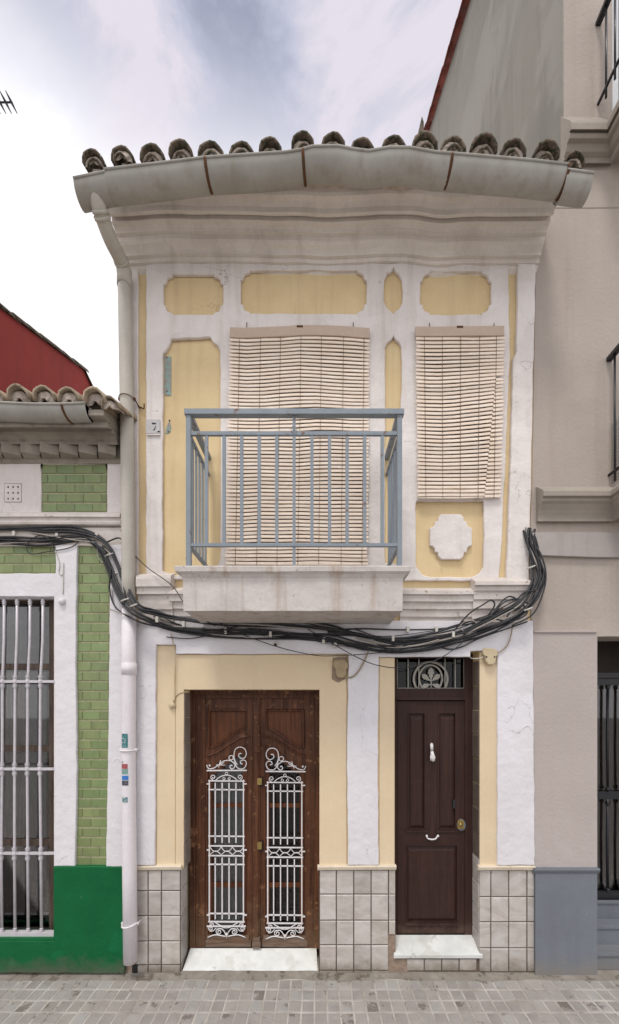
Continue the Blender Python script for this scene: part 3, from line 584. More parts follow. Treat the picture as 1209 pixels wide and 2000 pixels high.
b = MB(); b.pbox(494, 507, 1833, 1841, DD1, DD1 + .045); b.pbox(492.5, 508.5, 1841, 1852, DD1, DD1 + .052); b.build('post_foot', 'wood2', door)
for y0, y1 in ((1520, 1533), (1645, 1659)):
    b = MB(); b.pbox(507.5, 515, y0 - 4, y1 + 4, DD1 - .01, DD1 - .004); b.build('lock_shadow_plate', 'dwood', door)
    b = MB(); b.pbox(502.5, 511, y0, y1, DD1, DD1 + .031); b.pbox(505.5, 507.5, y0 + 4, y1 - 4, DD1 + .031, DD1 + .034); b.build('lock_plate', 'brass', door)
# curtain behind the left leaf, dark hall behind the right one
b = MB(); vs = []; n = 28
for i in range(n + 1):
    x = G(402 + (488 - 402) * i / n, 0, DD1 - .09).x; yy = .275 + .010 * math.sin(i * 1.3)
    vs += [(x, yy, .15), (x, yy, 2.45)]
b.add(vs, [(i * 2, i * 2 + 2, i * 2 + 3, i * 2 + 1) for i in range(n)], True); b.build('door_curtain', 'curtain2', house)
# ---- grilles
def grille(dx, dy):
    d = DD1 + .012; bx = MB(); rx = .006
    f = lambda x, y: (x + dx, y + dy)
    def bar(x0, y0, x1, y1, r=.0075): bx.tube([G(*f(x0, y0), d), G(*f(x1, y1), d)], r, 4, sm=False)
    for x in (409, 475.5): bar(x, 1523, x, 1801, .0085)
    for y in (1525, 1542, 1633, 1652, 1671, 1688, 1784, 1800): bar(407, y, 478, y + .5, .008)
    for x in (420.5, 434, 447.5, 461): bar(x, 1529, x, 1646, .008); bar(x, 1675, x, 1795, .008)
    for y in (1531, 1660, 1787): bar(404, y, 408, y, .008); bar(476, y, 482, y, .008)
    g = bx.build('door_grille', 'whitep', door)
    sc = MB()
    def wr(pts, r=.0055, n=3): wire(sc, [f(x, y) for x, y in pts], d, r, 5, n)
    for k in range(3):       # crossed arcs band
        a = 410 + 22 * k
        wr([(a, 1654), (a + 5, 1661), (a + 11, 1663), (a + 17, 1661), (a + 22, 1654)], .0045); wr([(a, 1670), (a + 5, 1665), (a + 11, 1662), (a + 17, 1665), (a + 22, 1670)], .0045)
    sc.build('grille_band', 'whitep', door); scs = [MB(), MB()]
    for s_ in (-1, 1):       # crest above and below the frame
        c = 442.5; q = lambda x: c + s_ * x
        sc = scs[0]
        wr([(q(0), 1514), (q(7), 1515), (q(15), 1519), (q(21), 1524)]); wr([(x, y) for x, y in spiral(q(26), 1518, 5.5, 1.3, math.pi / 2, -s_)], .005)
        wr([(x, y) for x, y in spiral(q(4.5), 1521, 3.2, 1.0, -math.pi / 2, s_, .4, 10)], .004)
        sc = scs[1]
        wr([(q(0), 1812), (q(7), 1811), (q(15), 1806), (q(22), 1802)]); wr([(x, y) for x, y in spiral(q(28), 1806, 5, 1.3, -math.pi / 2, s_)], .005)
        # bottom scrollwork
        wr([(q(0), 1829), (q(4), 1820), (q(10), 1814), (q(17), 1815)]); wr(spiral(q(15), 1820, 6.2, 1.4, -math.pi / 2, s_), .005)
        wr(spiral(q(31), 1813, 5.5, 1.4, -math.pi / 2 - s_ * .2, s_), .005); wr([(q(20), 1812), (q(26), 1818), (q(33), 1819)], .0045)
        wr([(q(2), 1829), (q(12), 1827), (q(24), 1826), (q(37), 1831)], .0055)
    sc = scs[0]; wr(spiral(442.5, 1511, 2.6, 1., 0, 1, 1., 8), .004); sc.build('grille_scrollwork', 'whitep', door); sc = scs[1]; wr([(442.5, 1822), (442.5, 1832)], .006, 1)
    sc.tube([G(*f(404, 1809), d), G(*f(480, 1809), d)], .008, 4, sm=False)
    sc.build('grille_scrollwork', 'whitep', door)
    return g
grille(0, 0); grille(114, 3)
def crest(mir, dy):
    f = (lambda x: x) if not mir else (lambda x: 1001 - x); s_ = -1 if mir else 1; d = DD1 + .010; b = MB()
    b.tube([G(f(404), 1505 + dy, d), G(f(482), 1504.5 + dy, d)], .009, 4, sm=False)
    def sp(cx, cy, r, t, a0, sg, shr=.2, rr=.006, n=22):
        wire(b, [(f(x), y + dy) for x, y in spiral(cx, cy, r, t, a0, sg, shr, n)], d, rr, 5, 2)
    def wr(pts, rr=.006): wire(b, [(f(x), y + dy) for x, y in pts], d, rr, 5, 4)
    wr([(464, 1494), (459, 1486), (457, 1476), (459, 1465), (465, 1460), (472, 1459.5), (478, 1463), (481, 1470), (480, 1477), (475, 1481.5), (469, 1480), (466, 1476), (468, 1471.5), (472, 1472)])
    wr([(457, 1482), (459, 1490), (463, 1499), (470, 1502), (477, 1500), (481, 1493), (480, 1487), (475, 1484.5), (470, 1487), (470, 1491), (474, 1492)])
    wr([(408, 1502), (418, 1500), (428, 1493), (436, 1487), (446, 1485), (454, 1488), (459, 1494), (457, 1500), (452, 1502), (449, 1498), (451, 1494.5), (454, 1496)])
    wr(spiral(451.5, 1480, 4.3, 1., 0, 1, 1., 10), .0055)
    wr([(408, 1502), (405, 1498), (404, 1494)]); wr(spiral(409.5, 1495, 1.6, 1., 0, 1, .6, 6), .005)
    for a_, b_ in (((422, 1494), (440, 1494.5)), ((431, 1485), (427, 1500)), ((425, 1497), (438, 1489))): wr([a_, b_], .0045)
    b.build('crest_scrollwork', 'whitep', door)
crest(False, 0); crest(True, 2)

# ================================================================== SMALL DOOR
b = MB(); f_ = DD2
b.pbox(771, 775, 1273, 1826, f_ - .06, f_ + .01); b.pbox(908, 923, 1273, 1826, f_ - .06, f_ + .012); b.pbox(775, 908, 1345, 1366, f_ - .06, f_ + .012); b.pbox(775, 908, 1362, 1367.5, f_, f_ + .026); b.pbox(775, 908, 1273, 1286, f_ - .06, f_ + .008)
sd_ = b.build('narrow_door', 'dwood', house)
pan = [rect(797, 830, 1394, 1618), rect(856, 890, 1394, 1618), rect(793, 893, 1651, 1800)]
plate('door_leaf', 'dwood', sd_, rect(775.5, 908, 1369, 1824), pan, f_, .04, .003)
for k, q in enumerate(((797, 830, 1394, 1618), (856, 890, 1394, 1618), (793, 893, 1651, 1800))):
    x0, x1, y0, y1 = q; b = MB(); b.pbox(x0 - 2, x1 + 2, y0 - 2, y1 + 2, f_ - .035, f_ - .022)
    i = 7; A = [G(x, y, f_ - .022) for x, y in ((x0 + 1, y1 - 1), (x1 - 1, y1 - 1), (x1 - 1, y0 + 1), (x0 + 1, y0 + 1))]; B = [G(x, y, f_ - .008) for x, y in ((x0 + i, y1 - i), (x1 - i, y1 - i), (x1 - i, y0 + i + 4), (x0 + i, y0 + i + 4))]
    b.add([tuple(v) for v in A + B], [(0, 1, 5, 4), (1, 2, 6, 5), (2, 3, 7, 6), (3, 0, 4, 7), (4, 5, 6, 7)]); b.build('door_panel', 'dwood', sd_)
    b = MB(); lo = [(x0, y1), (x1, y1), (x1, y0), (x0, y0), (x0, y1)]; b.tube([G(x, y, f_ - .001) for x, y in lo], .009, 4, sm=False); b.build('panel_moulding', 'dwood', sd_)
for q in ((792, 836, 1622, 1626), (851, 895, 1622, 1626), (790, 896, 1803, 1808)):
    b = MB(); b.pbox(*q, f_, f_ + .012); b.build('panel_moulding', 'dwood', sd_)
b = MB(); c = G(845, 1455, f_ + .03)      # hand-shaped white knocker
b.tube([G(843, 1453, f_ + .004), G(843, 1455, f_ + .03), G(843.5, 1466, f_ + .034)], [.014, .017, .015], 10)
b.tube([G(843.5, 1467, f_ + .034), G(844.5, 1474, f_ + .036), G(845.5, 1481, f_ + .04), G(845.5, 1487, f_ + .036)], [.014, .020, .025, .012], 10)
for k in range(4): b.tube([G(841 + 2.6 * k, 1476, f_ + .05), G(841.5 + 2.4 * k, 1486, f_ + .048)], .005, 5)
b.build('door_knocker', 'whitep', sd_)
b = MB(); wire(b, [(833, 1632), (835, 1637), (840, 1639), (845, 1639.5), (851, 1638), (855, 1632)], f_ + .022, .008, 6, 4)
for x in (833, 855): b.lathe(G(x, 1632, f_ + .004), [(.011, 0), (.012, .01), (.008, .022), (.001, .026)], 8, 'Y')
b.build('door_handle', 'whitep', sd_)
b = MB(); o_ = G(900.5, 1611, f_ + .002); b.v = []
K = 16; b.add([(o_.x + .046 * math.cos(2 * math.pi * k / K), o_.y, o_.z + .062 * math.sin(2 * math.pi * k / K)) for k in range(K)] + [(o_.x + .042 * math.cos(2 * math.pi * k / K), o_.y - .014, o_.z + .057 * math.sin(2 * math.pi * k / K)) for k in range(K)], [(k, (k + 1) % K, (k + 1) % K + K, k + K) for k in range(K)] + [tuple(range(K, 2 * K))])
b.build('lock_rosette', 'bluegrey', sd_)
b = MB(); b.pbox(894, 906, 1602, 1619, f_ + .012, f_ + .026); b.lathe(G(900, 1611, f_ + .026), [(.018, 0), (.018, .008), (.010, .012)], 10, 'Y'); b.build('lock_plate', 'brass', sd_)
b = MB(); b.pbox(884.5, 889, 1562, 1579, f_, f_ + .007); b.build('keyhole_plate', 'iron', sd_)
b = MB(); b.lathe(G(824, 1525, f_), [(.004, 0), (.002, .006)], 6, 'Y'); b.build('door_spyhole', 'brass', sd_)
# fanlight
b = MB(); b.pbox(774, 909, 1286, 1346, f_ - .05, f_ - .047); b.build('fanlight_glass', 'g_fan', sd_)
b = MB(); d_ = f_ - .012; cx, cy = 841, 1326
def ell(rx, ry, a0, a1, n=26): return [(cx + rx * math.cos(R(a0 + (a1 - a0) * k / n)), cy + ry * math.sin(R(a0 + (a1 - a0) * k / n))) for k in range(n + 1)]
b.tube([G(x, y, d_) for x, y in ell(33, 33, 145, 395)], .013, 6, flat=.5)
b.tube([G(x, y - 1, d_) for x, y in ell(22.5, 26, 0, 360)], .011, 6, flat=.5)
for x in (797, 818, 869, 889): b.tube([G(x, 1287, d_), G(x, 1346, d_)], .006, 4, sm=False)
b.tube([G(776, 1287, d_), G(776, 1344, d_), G(906, 1344, d_), G(906, 1287, d_)], .005, 4, sm=False)
fg = b.build('fanlight_grille', 'fan', sd_)
def lobes(ax, ay, ang, ln, wd):
    q = []
    for t, w_ in ((0, .12), (.25, .25), (.38, .62), (.5, .5), (.6, .95), (.72, .75), (.84, .8), (.93, .35), (1.03, 0)): q.append((t * ln, w_ * wd))
    q = q + [(t, -w_) for t, w_ in reversed(q[:-1])]; ca, sa = math.cos(R(ang)), math.sin(R(ang))
    return [(ax + x * ca - y * sa, ay + x * sa + y * ca) for x, y in q]
for ang, ln, wd in ((-90, 27, 7), (-142, 22, 6), (-38, 22, 6), (162, 18, 5.5), (18, 18, 5.5)):
    plate('leaf_ornament', 'fan', sd_, lobes(842, 1331 if abs(ang) != 162 and ang != 18 else 1336, ang, ln, wd), (), d_ + .008, .012, .002)
b = MB(); b.tube([G(842, 1345, d_), G(842, 1325, d_)], .007, 6); b.build('leaf_stem', 'fan', sd_)

# ================================================================== BALCONY (part of the house)
zt, zb = G(0, 1105, .63).z, G(0, 1193, .59).z
b = MB()
def ring(px0, px1, dd, z, dref): a = G(px0, 0, dref).x; c = G(px1, 0, dref).x; return [(a, .0, z), (a, -dd, z), (c, -dd, z), (c, .0, z)]
lv = [ring(343, 802, .63, zt, .63), ring(341, 803, .635, zt - .008, .63), ring(342, 802, .632, zt - .045, .63), ring(350, 795, .61, zt - .062, .63), ring(357, 787, .592, zt - .09, .59), ring(358, 786, .59, zb + .03, .59), ring(358.5, 786, .59, zb, .59)]
sub = 22; vs = []
def dens(r):
    out = []
    for i in range(3):
        for k in range(sub):
            t = k / sub; p = Vector(r[i]).lerp(Vector(r[i + 1]), t); out.append(p)
    out.append(Vector(r[3])); return out
lv = [dens(r) for r in lv]; n = len(lv[0])
for j, r in enumerate(lv):
    for p in r:
        q = noise.noise(Vector((p.x * 7, p.y * 7, j * .7))) * (.004 if p.y < -.01 else 0); vs.append((p.x, p.y + q, p.z + q * (1.2 if j in (2, 6) else .7)))
b.add(vs, [(j * n + k, (j + 1) * n + k, (j + 1) * n + k + 1, j * n + k + 1) for j in range(len(lv) - 1) for k in range(n - 1)] + [tuple(range(n)), tuple((len(lv) - 1) * n + k for k in reversed(range(n)))])
bal = b.build('balcony', 'balc', house)
dr = .585; Z = lambda y: G(0, y, dr).z; X = lambda x: G(x, 0, dr).x
def rb(name, x0, x1, yy0, yy1, z0, z1): q = MB(); q.box(x0, x1, yy0, yy1, z0, z1); return q.build(name, 'rail', bal)
xl2, xr2 = X(369), X(780)
for x in (xl2, xr2): rb('corner_post', x - .019, x + .019, -dr - .019, -dr + .019, zt - .01, Z(811))
rb('handrail', X(362), X(788), -dr - .03, -dr + .025, Z(813), Z(803))
rb('top_rail', xl2 + .019, xr2 - .019, -dr - .012, -dr + .012, Z(851), Z(844)); rb('bottom_rail', xl2 + .019, xr2 - .019, -dr - .014, -dr + .014, Z(1068), Z(1062))
for x in (xl2, xr2):
    rb('handrail', x - .024, x + .024, -dr + .025, .0, Z(813), Z(804.5)); rb('top_rail', x - .012, x + .012, -dr + .019, .0, Z(850), Z(844)); rb('bottom_rail', x - .014, x + .014, -dr + .019, .0, Z(1068), Z(1062))
    for k in range(5): yy = -dr + .095 * (k + 1); rb('baluster', x - .008, x + .008, yy - .011, yy + .011, Z(1062.5), Z(849.5))
for k in range(11):
    x = X(403.5 + 34.3 * k)
    if k == 5: x = X(574.5); rb('baluster', x - .012, x + .012, -dr - .008, -dr + .008, zt - .01, Z(813.3))
    else: rb('baluster', x - .0135, x + .0135, -dr - .008, -dr + .008, Z(1062.3), Z(850))
# faint ornament at the rail centre
b = MB(); wire(b, spiral(574, 838, 6, 1, 0, 1, .8, 10), dr + .02, .003, 4, 2); b.build('rail_ornament', 'rail', bal)

# balcony door and window behind the blinds
for nm, (x0, x1, y0, y1) in (('balcony_door', (462, 708, 662, 1102)), ('window', (828, 958, 662, 950))):
    b = MB(); dd = -.12
    for q in ((x0, x0 + 14, y0, y1), (x1 - 14, x1, y0, y1), (x0 + 14, x1 - 14, y0, y0 + 14), (x0 + 14, x1 - 14, y1 - 16, y1), ((x0 + x1) / 2 - 8, (x0 + x1) / 2 + 8, y0 + 14, y1 - 16)): b.pbox(*q, dd - .05, dd + (.003 if q[1] - q[0] < 30 else 0))
    fo = b.build(nm, 'dwood', house); b = MB(); b.pbox(x0 + 5, x1 - 5, y0 + 5, y1 - 5, dd - .03, dd - .025); b.build('glass_pane', 'g_win', fo)

# ================================================================== BLINDS
def blind(label, x0, x1, xb0, xb1, y0, yh, y1, d, step, cords, warp, group, hooks, flap=None):
    t = thing('slatted_blind', G((x0 + x1) / 2, y1, d), label, 'blind', group)
    hd = plate('blind_header', 'header', t, [(x0 + k * (x1 - x0) / 10, yh + warp(x0 + k * (x1 - x0) / 10, yh)) for k in range(11)] + [(x1 - k * (x1 - x0) / 10, y0 + warp(x1 - k * (x1 - x0) / 10, yh)) for k in range(11)], (), d + .012, .022, .003)
    n = int((y1 - yh) / step); 
    for i in range(n):
        y = yh + 2 + (i + .5) * step; u = (y - yh) / (y1 - yh); a = x0 + (xb0 - x0) * u + random.uniform(-1.2, 1.2); c = x1 + (xb1 - x1) * u + random.uniform(-1.2, 1.2)
        xs = [a + (c - a) * k / 8 for k in range(9)]
        if flap:
            fx = flap(y)
            if fx and fx < c - 4: xs = [a + (fx - a) * k / 6 for k in range(7)] + [fx + .6, (fx + c) / 2, c]
            if fx and y > 968: pass
        h = step * random.uniform(.365, .395); vs = []
        for x in xs:
            dy = warp(x, y) + random.uniform(-.15, .15)
            if flap and flap(y) and x > flap(y): dy += 3.4
            dz = .006 * noise.noise(Vector((x * .02, y * .01, 2)))
            for (oy, od) in ((-h, -.001), (-h * .7, .003), (h * .85, .0045), (h, -.001)): p = G(x, y + dy + oy, d); vs.append((p.x, p.y - od + dz, p.z))
        m = len(xs); b = MB(); b.add(vs, [(i_ * 4 + j, (i_ + 1) * 4 + j, (i_ + 1) * 4 + (j + 1) % 4, i_ * 4 + (j + 1) % 4) for i_ in range(m - 1) for j in range(4)] + [(0, 1, 2, 3), tuple((m - 1) * 4 + j for j in (3, 2, 1, 0))])
        b.build('slat', 'slat', t)
    b = MB(); ye = y1 - 1
    b.tube([G(xb0 + 2, ye + warp(xb0, ye), d), G((xb0 + xb1) / 2, ye + warp(574, ye), d), G(xb1 - 2 - (33 if flap else 0), ye + warp(xb1, ye), d)], .009, 6, flat=.6); b.build('bottom_bar', 'slat', t)
    for cx_ in cords:
        u0 = (cx_ - x0) / (x1 - x0); b = MB()
        b.tube([G(cx_ + (xb0 - x0 + (xb1 - x1 - xb0 + x0) * u0) * k / 20, yh + (y1 - yh) * k / 20 + warp(cx_, yh + (y1 - yh) * k / 20), d + .0065) for k in range(21)], .0024, 4); b.build('cord', 'cord', t)
    for hx in hooks:
        b = MB(); b.tube([G(hx, y0 - 6, d - .02), G(hx, y0 - 5, d), G(hx, y0 + 3, d + .002)], .004, 5); b.build('hook', 'rust', t)
    b = MB(); mx_ = (x0 + x1) / 2; b.pbox(mx_ - 6, mx_ + 6, y0 - 1, y0 + 2.5, d - .01, d + .016); b.build('header_bracket', 'rust', t)
    return t
w1 = lambda x, y: 2.9 * math.sin((x - 440) / 38.) * max(.12, 1 - (y - 650) / 330.) + 3.0 * noise.noise(Vector((x * .012, y * .006, 0))) + (1.5 if x > 600 else 0) * math.sin(y * .02)
blind('long cream slatted blind hanging over the balcony door behind the railing', 449, 722, 440, 718, 636, 656, 1103, .062, 7.42, (468, 509, 548, 588, 628, 671, 711), w1, 'cream slatted blinds', (482, 690))
w2 = lambda x, y: -7.0 * max(0, (x - 850) / 100.) * math.exp(-((y - 790) / 90.) ** 2) + 1.8 * math.sin((x - 815) / 40.) * math.exp(-((y - 860) / 140.) ** 2) + 1.2 * noise.noise(Vector((x * .012, y * .008, 5)))
blind('shorter cream slatted blind above the medallion, its right edge folded lower', 812, 985, 816, 979, 637, 656, 974, .066, 7.62, (829, 864, 900, 937, 970), w2, 'cream slatted blinds', (839, 965), lambda y: (968 - (y - 745) * .1) if y > 745 else None)

# ================================================================== SMALL FITTINGS ON THE YELLOW HOUSE
def face(pts, s0, ox, oy): return [(ox + x / s0, oy + y / s0) for x, y in pts]
jb = face([(350, 270), (500, 275), (550, 330), (545, 372), (520, 402), (520, 460), (490, 512), (410, 516), (370, 460), (367, 402), (330, 355), (330, 310)], 7.556, 900, 1230)
t = thing('junction_box', G(957, 1281, .04), 'cream junction box with two screws, right of the narrow door', 'junction box', 'octagonal cable boxes')
bx = plate('cover', 'cream', t, jb, (), .062, .05, .006)
for x in (950.5, 966): b = MB(); b.lathe(G(x, 1283, .062), [(.009, 0), (.006, .003)], 8, 'Y'); b.build('screw', 'iron', t)
t = thing('junction_box', G(664, 1303, .04), 'dusty broken junction box above the right side of the double door', 'junction box', 'octagonal cable boxes')
jb2 = [(x - 957 + 664, y - 1281 + 1305) for x, y in jb]
plate('cover', 'dust', t, [(664 + (x - 664) * 1.05, 1305 + (y - 1305) * 1.12) for x, y in jb2], (), .055, .043, .008)
plate('back_plate', 'patch', t, [(648, 1326), (650, 1284), (678, 1282), (679, 1300), (676, 1325), (660, 1333)], (), .016, .015, .002, 1.2, 5)
t = thing('doorbell', G(337, 1378, .02), 'small round doorbell with a cable beside the double door', 'doorbell')
b = MB(); b.lathe(G(337, 1378, .008), [(.03, 0), (.03, .018), (.022, .024), (.001, .026)], 14, 'Y'); b.build('case', 'cream', t)
b = MB(); b.lathe(G(337, 1378, .034), [(.011, 0), (.010, .006), (.001, .007)], 8, 'Y'); b.build('button', 'cream', t)
b = MB(); wire(b, [(339, 1372), (342, 1363), (350, 1355), (360, 1352), (368, 1351)], .014, .005, 5, 5); b.build('cable', 'dust', t)
b = MB(); wire(b, [(333, 1238), (338, 1255), (342, 1275), (341, 1320), (341, 1372)], .040, .0045, 5, 5); b.build('cable', 'cream', t)
t = thing('number_plaque', G(300, 832, .04), 'square white tile plaque with worn black mark on the left pilaster', 'plaque')
b = MB(); b.pbox(285, 312, 819, 846, .036, .047); b.build('tile', 'plate', t)
b = MB(); b.pbox(296.5, 304.5, 825.5, 828.5, .047, .0485); b.build('mark', 'ink', t)
plate('mark', 'ink', t, [(298, 840), (301, 838), (303.5, 831.5), (304.5, 832), (303, 838), (302.5, 840)], (), .0486, .0012, .0002)
plate('mark', 'ink', t, [(307, 843), (309, 841.5), (313, 842), (313, 843.5), (309, 844.5)], (), .0486, .0012, .0002)
b = MB(); b.pbox(286, 312, 847, 849.5, .036, .05); b.build('ledge', 'white', t)
t = thing('worn_sign_strip', G(327, 733, .0), 'narrow upright strip of worn turquoise and brown beside the left pilaster', 'old sign')
b = MB(); b.pbox(321.5, 334, 696, 772, .0, .006); b.build('strip', 'teal', t)
for y in (698, 764): b = MB(); b.lathe(G(326, y, .006), [(.008, 0), (.004, .004)], 6, 'Y'); b.build('screw', 'iron', t)
t = thing('worn_sign_patch', G(328, 834, 0), 'small torn turquoise patch with two screws under the narrow strip', 'old sign')
plate('patch', 'teal', t, [(323, 846), (324, 838), (328, 826), (331, 823), (334, 832), (333, 843), (327, 847)], (), .005, .0045, .001)
for x, y in ((331, 821), (329, 843)): b = MB(); b.lathe(G(x, y, .004), [(.009, 0), (.005, .004)], 6, 'Y'); b.build('screw', 'iron', t)
for x, y in ((350, 767), (325, 797), (539, 1257)):
    if y > 1000:
        t = thing('wall_ring', G(x, y, .04), 'small round socket fixed in the white band above the double door', 'wall fitting')
        b = MB(); b.lathe(G(x, y, .036), [(.028, 0), (.026, .012), (.02, .016)], 12, 'Y'); b.build('collar', 'course', t); b = MB(); b.lathe(G(x - 1, y + 2, .052), [(.015, 0), (.012, .004)], 10, 'Y'); b.build('hole', 'iron', t)

# ================================================================== CABLES
def cable_pts(cp, n=7): return spline([G(*p) for p in cp], n)
cb_ = thing('cable_bundle', G(640, 1240, .08), 'thick bundle of black and grey cables clipped across the three house fronts', 'cables')
base = [(-60, 1046), (20, 1044), (80, 1046), (140, 1044), (178, 1050), (205, 1072), (222, 1108), (238, 1150), (262, 1188), (300, 1206), (345, 1218), (420, 1226), (500, 1230), (580, 1236), (650, 1243), (700, 1254), (760, 1262), (830, 1256), (890, 1242), (940, 1228), (985, 1206), (1020, 1188), (1043, 1158), (1053, 1125), (1046, 1092), (1037, 1062), (1034, 1035)]
dbase = [.04, .04, .04, .04, .04, .05, .06, .12, .205, .17, .10, .07, .06, .06, .06, .06, .06, .06, .07, .09, .13, .15, .13, .10, .08, .06, .03]
rng_ = random.Random(3)
def np_y(x):
    P_ = [p for p in base if p[0] > 255][:14]
    for (xa_, ya_), (xb_, yb_) in zip(P_, P_[1:]):
        if xa_ <= x <= xb_: return ya_ + (yb_ - ya_) * (x - xa_) / (xb_ - xa_)
    return P_[-1][1]
# a ledge and a wall face keep the cables off the mouldings; every strand gets its own offset and slack
for s_ in range(17):
    oy = rng_.uniform(-16, 18); od = rng_.uniform(-.012, .02); r_ = rng_.choice((.004, .0055, .007, .010)); ph = rng_.uniform(0, 6); cp = []
    i0 = 0 if s_ % 5 else rng_.choice((0, 9)); i1 = len(base) if s_ % 4 else rng_.choice((19, 27))
    for k in range(i0, i1):
        x, y = base[k]; bend = 1.0
        ox = 0
        if 4 <= k <= 8: ox = oy * -.75; yy = oy * .35
        elif 21 <= k: ox = oy * .6; yy = oy * .15
        else: yy = oy
        wv = 3.2 * math.sin(ph + k * 1.3)
        if 12 <= k <= 19: yy = yy * 1.1 + 4 * math.sin(ph * 2 + k * .8) - 4
        elif k > 19 or k < 4: yy += 2.5 * math.sin(ph * 3 + k * 1.7); ox += 3 * math.sin(ph + k * 2.1) if k > 19 else 0
        cp.append((x + ox, y + yy + wv * .7, max(.03, dbase[k] + od + .006 * math.sin(ph + k))))
    b = MB(); b.tube(cable_pts(cp, 6), r_, 6); b.build('cable', 'greyc' if s_ in (3, 9, 13) else 'black', cb_)
# second upper strand right of the balcony
for oy, r_, m_, x0 in ((0, .009, 'black', 640), (4, .011, 'black', 560), (-6, .006, 'black', 690), (9, .007, 'greyc', 700)):
    b = MB(); b.tube(cable_pts([(x0, 1234 + oy, .05), (700, 1237 + oy, .06), (745, 1250 + oy * .7, .07), (790, 1254 + oy, .07), (840, 1247 + oy, .07), (900, 1232 + oy, .09), (940, 1214 + oy, .14), (975, 1196 + oy, .16), (1015, 1172 + oy, .17), (1038, 1140, .15), (1040, 1100 + oy, .10), (1033, 1050, .05)], 6), r_, 6); b.build('cable', m_, cb_)
for cp in ([(640, 1232, .05), (700, 1228, .05), (780, 1230, .06), (860, 1228, .06), (925, 1217, .1)], [(900, 1215, .1), (950, 1207, .15), (985, 1170, .17), (1005, 1168, .17), (1030, 1195, .16), (1000, 1213, .15), (960, 1208, .14)], [(935, 1212, .15), (960, 1200, .16), (985, 1176, .18), (1010, 1170, .17), (1034, 1180, .16)],
           [(990, 1205, .16), (1020, 1160, .17), (1050, 1150, .15), (1062, 1120, .12), (1052, 1088, .09)], [(1000, 1222, .12), (1040, 1200, .15), (1060, 1160, .15), (1066, 1120, .13), (1055, 1080, .1), (1036, 1060, .05)], [(880, 1240, .09), (915, 1200, .14), (945, 1180, .16), (960, 1172, .16), (965, 1185, .16), (940, 1215, .14), (905, 1240, .1)], [(200, 1065, .07), (216, 1110, .09), (214, 1150, .08), (226, 1186, .12), (262, 1210, .2), (300, 1222, .16), (350, 1226, .1)], [(205, 1060, .06), (236, 1052, .1), (242, 1090, .12), (240, 1130, .14), (246, 1170, .19)], [(850, 1262, .05), (880, 1268, .05), (905, 1262, .06), (935, 1247, .07), (990, 1228, .1), (1030, 1214, .1)]):
    b = MB(); b.tube(cable_pts(cp, 7), .0075, 6); b.build('cable', 'black', cb_)
for cp in ([(215, 1190, .1), (240, 1198, .19), (280, 1206, .2), (330, 1222, .13), (400, 1226, .09)], [(228, 1120, .08), (233, 1160, .1), (250, 1185, .2), (275, 1196, .2), (322, 1204, .15)],
           [(640, 1250, .05), (720, 1255, .06), (790, 1262, .07), (850, 1252, .07), (905, 1238, .09), (930, 1228, .1)], [(905, 1232, .1), (898, 1226, .11), (905, 1216, .12), (922, 1212, .13), (932, 1218, .13)], [(0, 1062, .05), (70, 1058, .05), (140, 1052, .05), (200, 1054, .05)], [(60, 1040, .05), (140, 1054, .06), (190, 1062, .06), (222, 1088, .07)]):
    b = MB(); b.tube(cable_pts(cp, 7), .006, 5); b.build('cable', 'greyc', cb_)
for s_ in range(13):
    a = rng_.choice((300, 330, 380, 430, 500, 560, 620, 700)); L_ = rng_.uniform(110, 260); n_ = 7; sag = rng_.uniform(2, 16); o_ = rng_.uniform(-12, 14); cp = []
    for k in range(n_):
        x = min(a + L_ * k / (n_ - 1), 935); y = np_y(x) + o_ * (1 - .6 * k / (n_ - 1)) + sag * math.sin(math.pi * k / (n_ - 1)) + rng_.uniform(-2.5, 2.5); cp.append((x, y, .075 + rng_.uniform(-.01, .02)))
    b = MB(); b.tube(cable_pts(cp, 5), rng_.choice((.003, .004, .005)), 5); b.build('cable', rng_.choice(('black', 'black', 'greyc')), cb_)
for x, y, d_, v in ((26, 1040, .05, 1), (110, 1042, .05, 1), (188, 1046, .06, 1), (214, 1084, .075, 0), (229, 1120, .08, 0), (245, 1172, .2, 0), (262, 1183, .22, 0), (306, 1209, .19, 1), (358, 1218, .12, 1), (440, 1232, .08, 1), (528, 1238, .08, 1), (632, 1250, .08, 1), (655, 1258, .08, 1), (768, 1246, .09, 1), (797, 1228, .08, 1), (853, 1228, .08, 1), (886, 1238, .1, 1), (1032, 1190, .19, 0), (1038, 1108, .12, 0)):
    b = MB()
    if v: b.pbox(x - 2.5, x + 2.5, y - 5, y + 6, d_ - .03, d_ + .008)
    else: p = G(x, y, d_); b.tube([p + Vector((-.04, 0, -.012)), p + Vector((0, -.012, 0)), p + Vector((.035, 0, .016))], .008, 6)
    b.build('cable_clip', 'clip', cb_)
def loose(label, cp, r, m, group='loose cables on the fronts', n=8):
    b = MB(); b.tube(cable_pts(cp, n), r, 5); return props(b.build('loose_cable', m), label, 'cable', group)
loose('thin black cable slanting down from the grey downpipe under the balcony corner', [(264, 1086, .03), (290, 1110, .12), (335, 1143, .2), (362, 1180, .3), (395, 1208, .2), (420, 1222, .08)], .0045, 'black')
loose('thin black cable sagging across the dusty junction box towards the fanlight', [(600, 1228, .07), (653, 1259, .10), (700, 1285, .12), (740, 1300, .12), (790, 1304, .12), (850, 1290, .12), (895, 1262, .1), (905, 1250, .08)], .0045, 'black')
loose('thin black cable sagging low over the double door lintel', [(470, 1238, .07), (538, 1262, .09), (604, 1278, .1), (650, 1281, .1), (740, 1275, .1), (797, 1266, .1), (860, 1255, .09), (885, 1248, .08)], .0042, 'black')
loose('short black cable dipping just below the bundle at left end of balcony', [(325, 1244, .06), (370, 1247, .07), (410, 1240, .07), (450, 1231, .07)], .005, 'black')
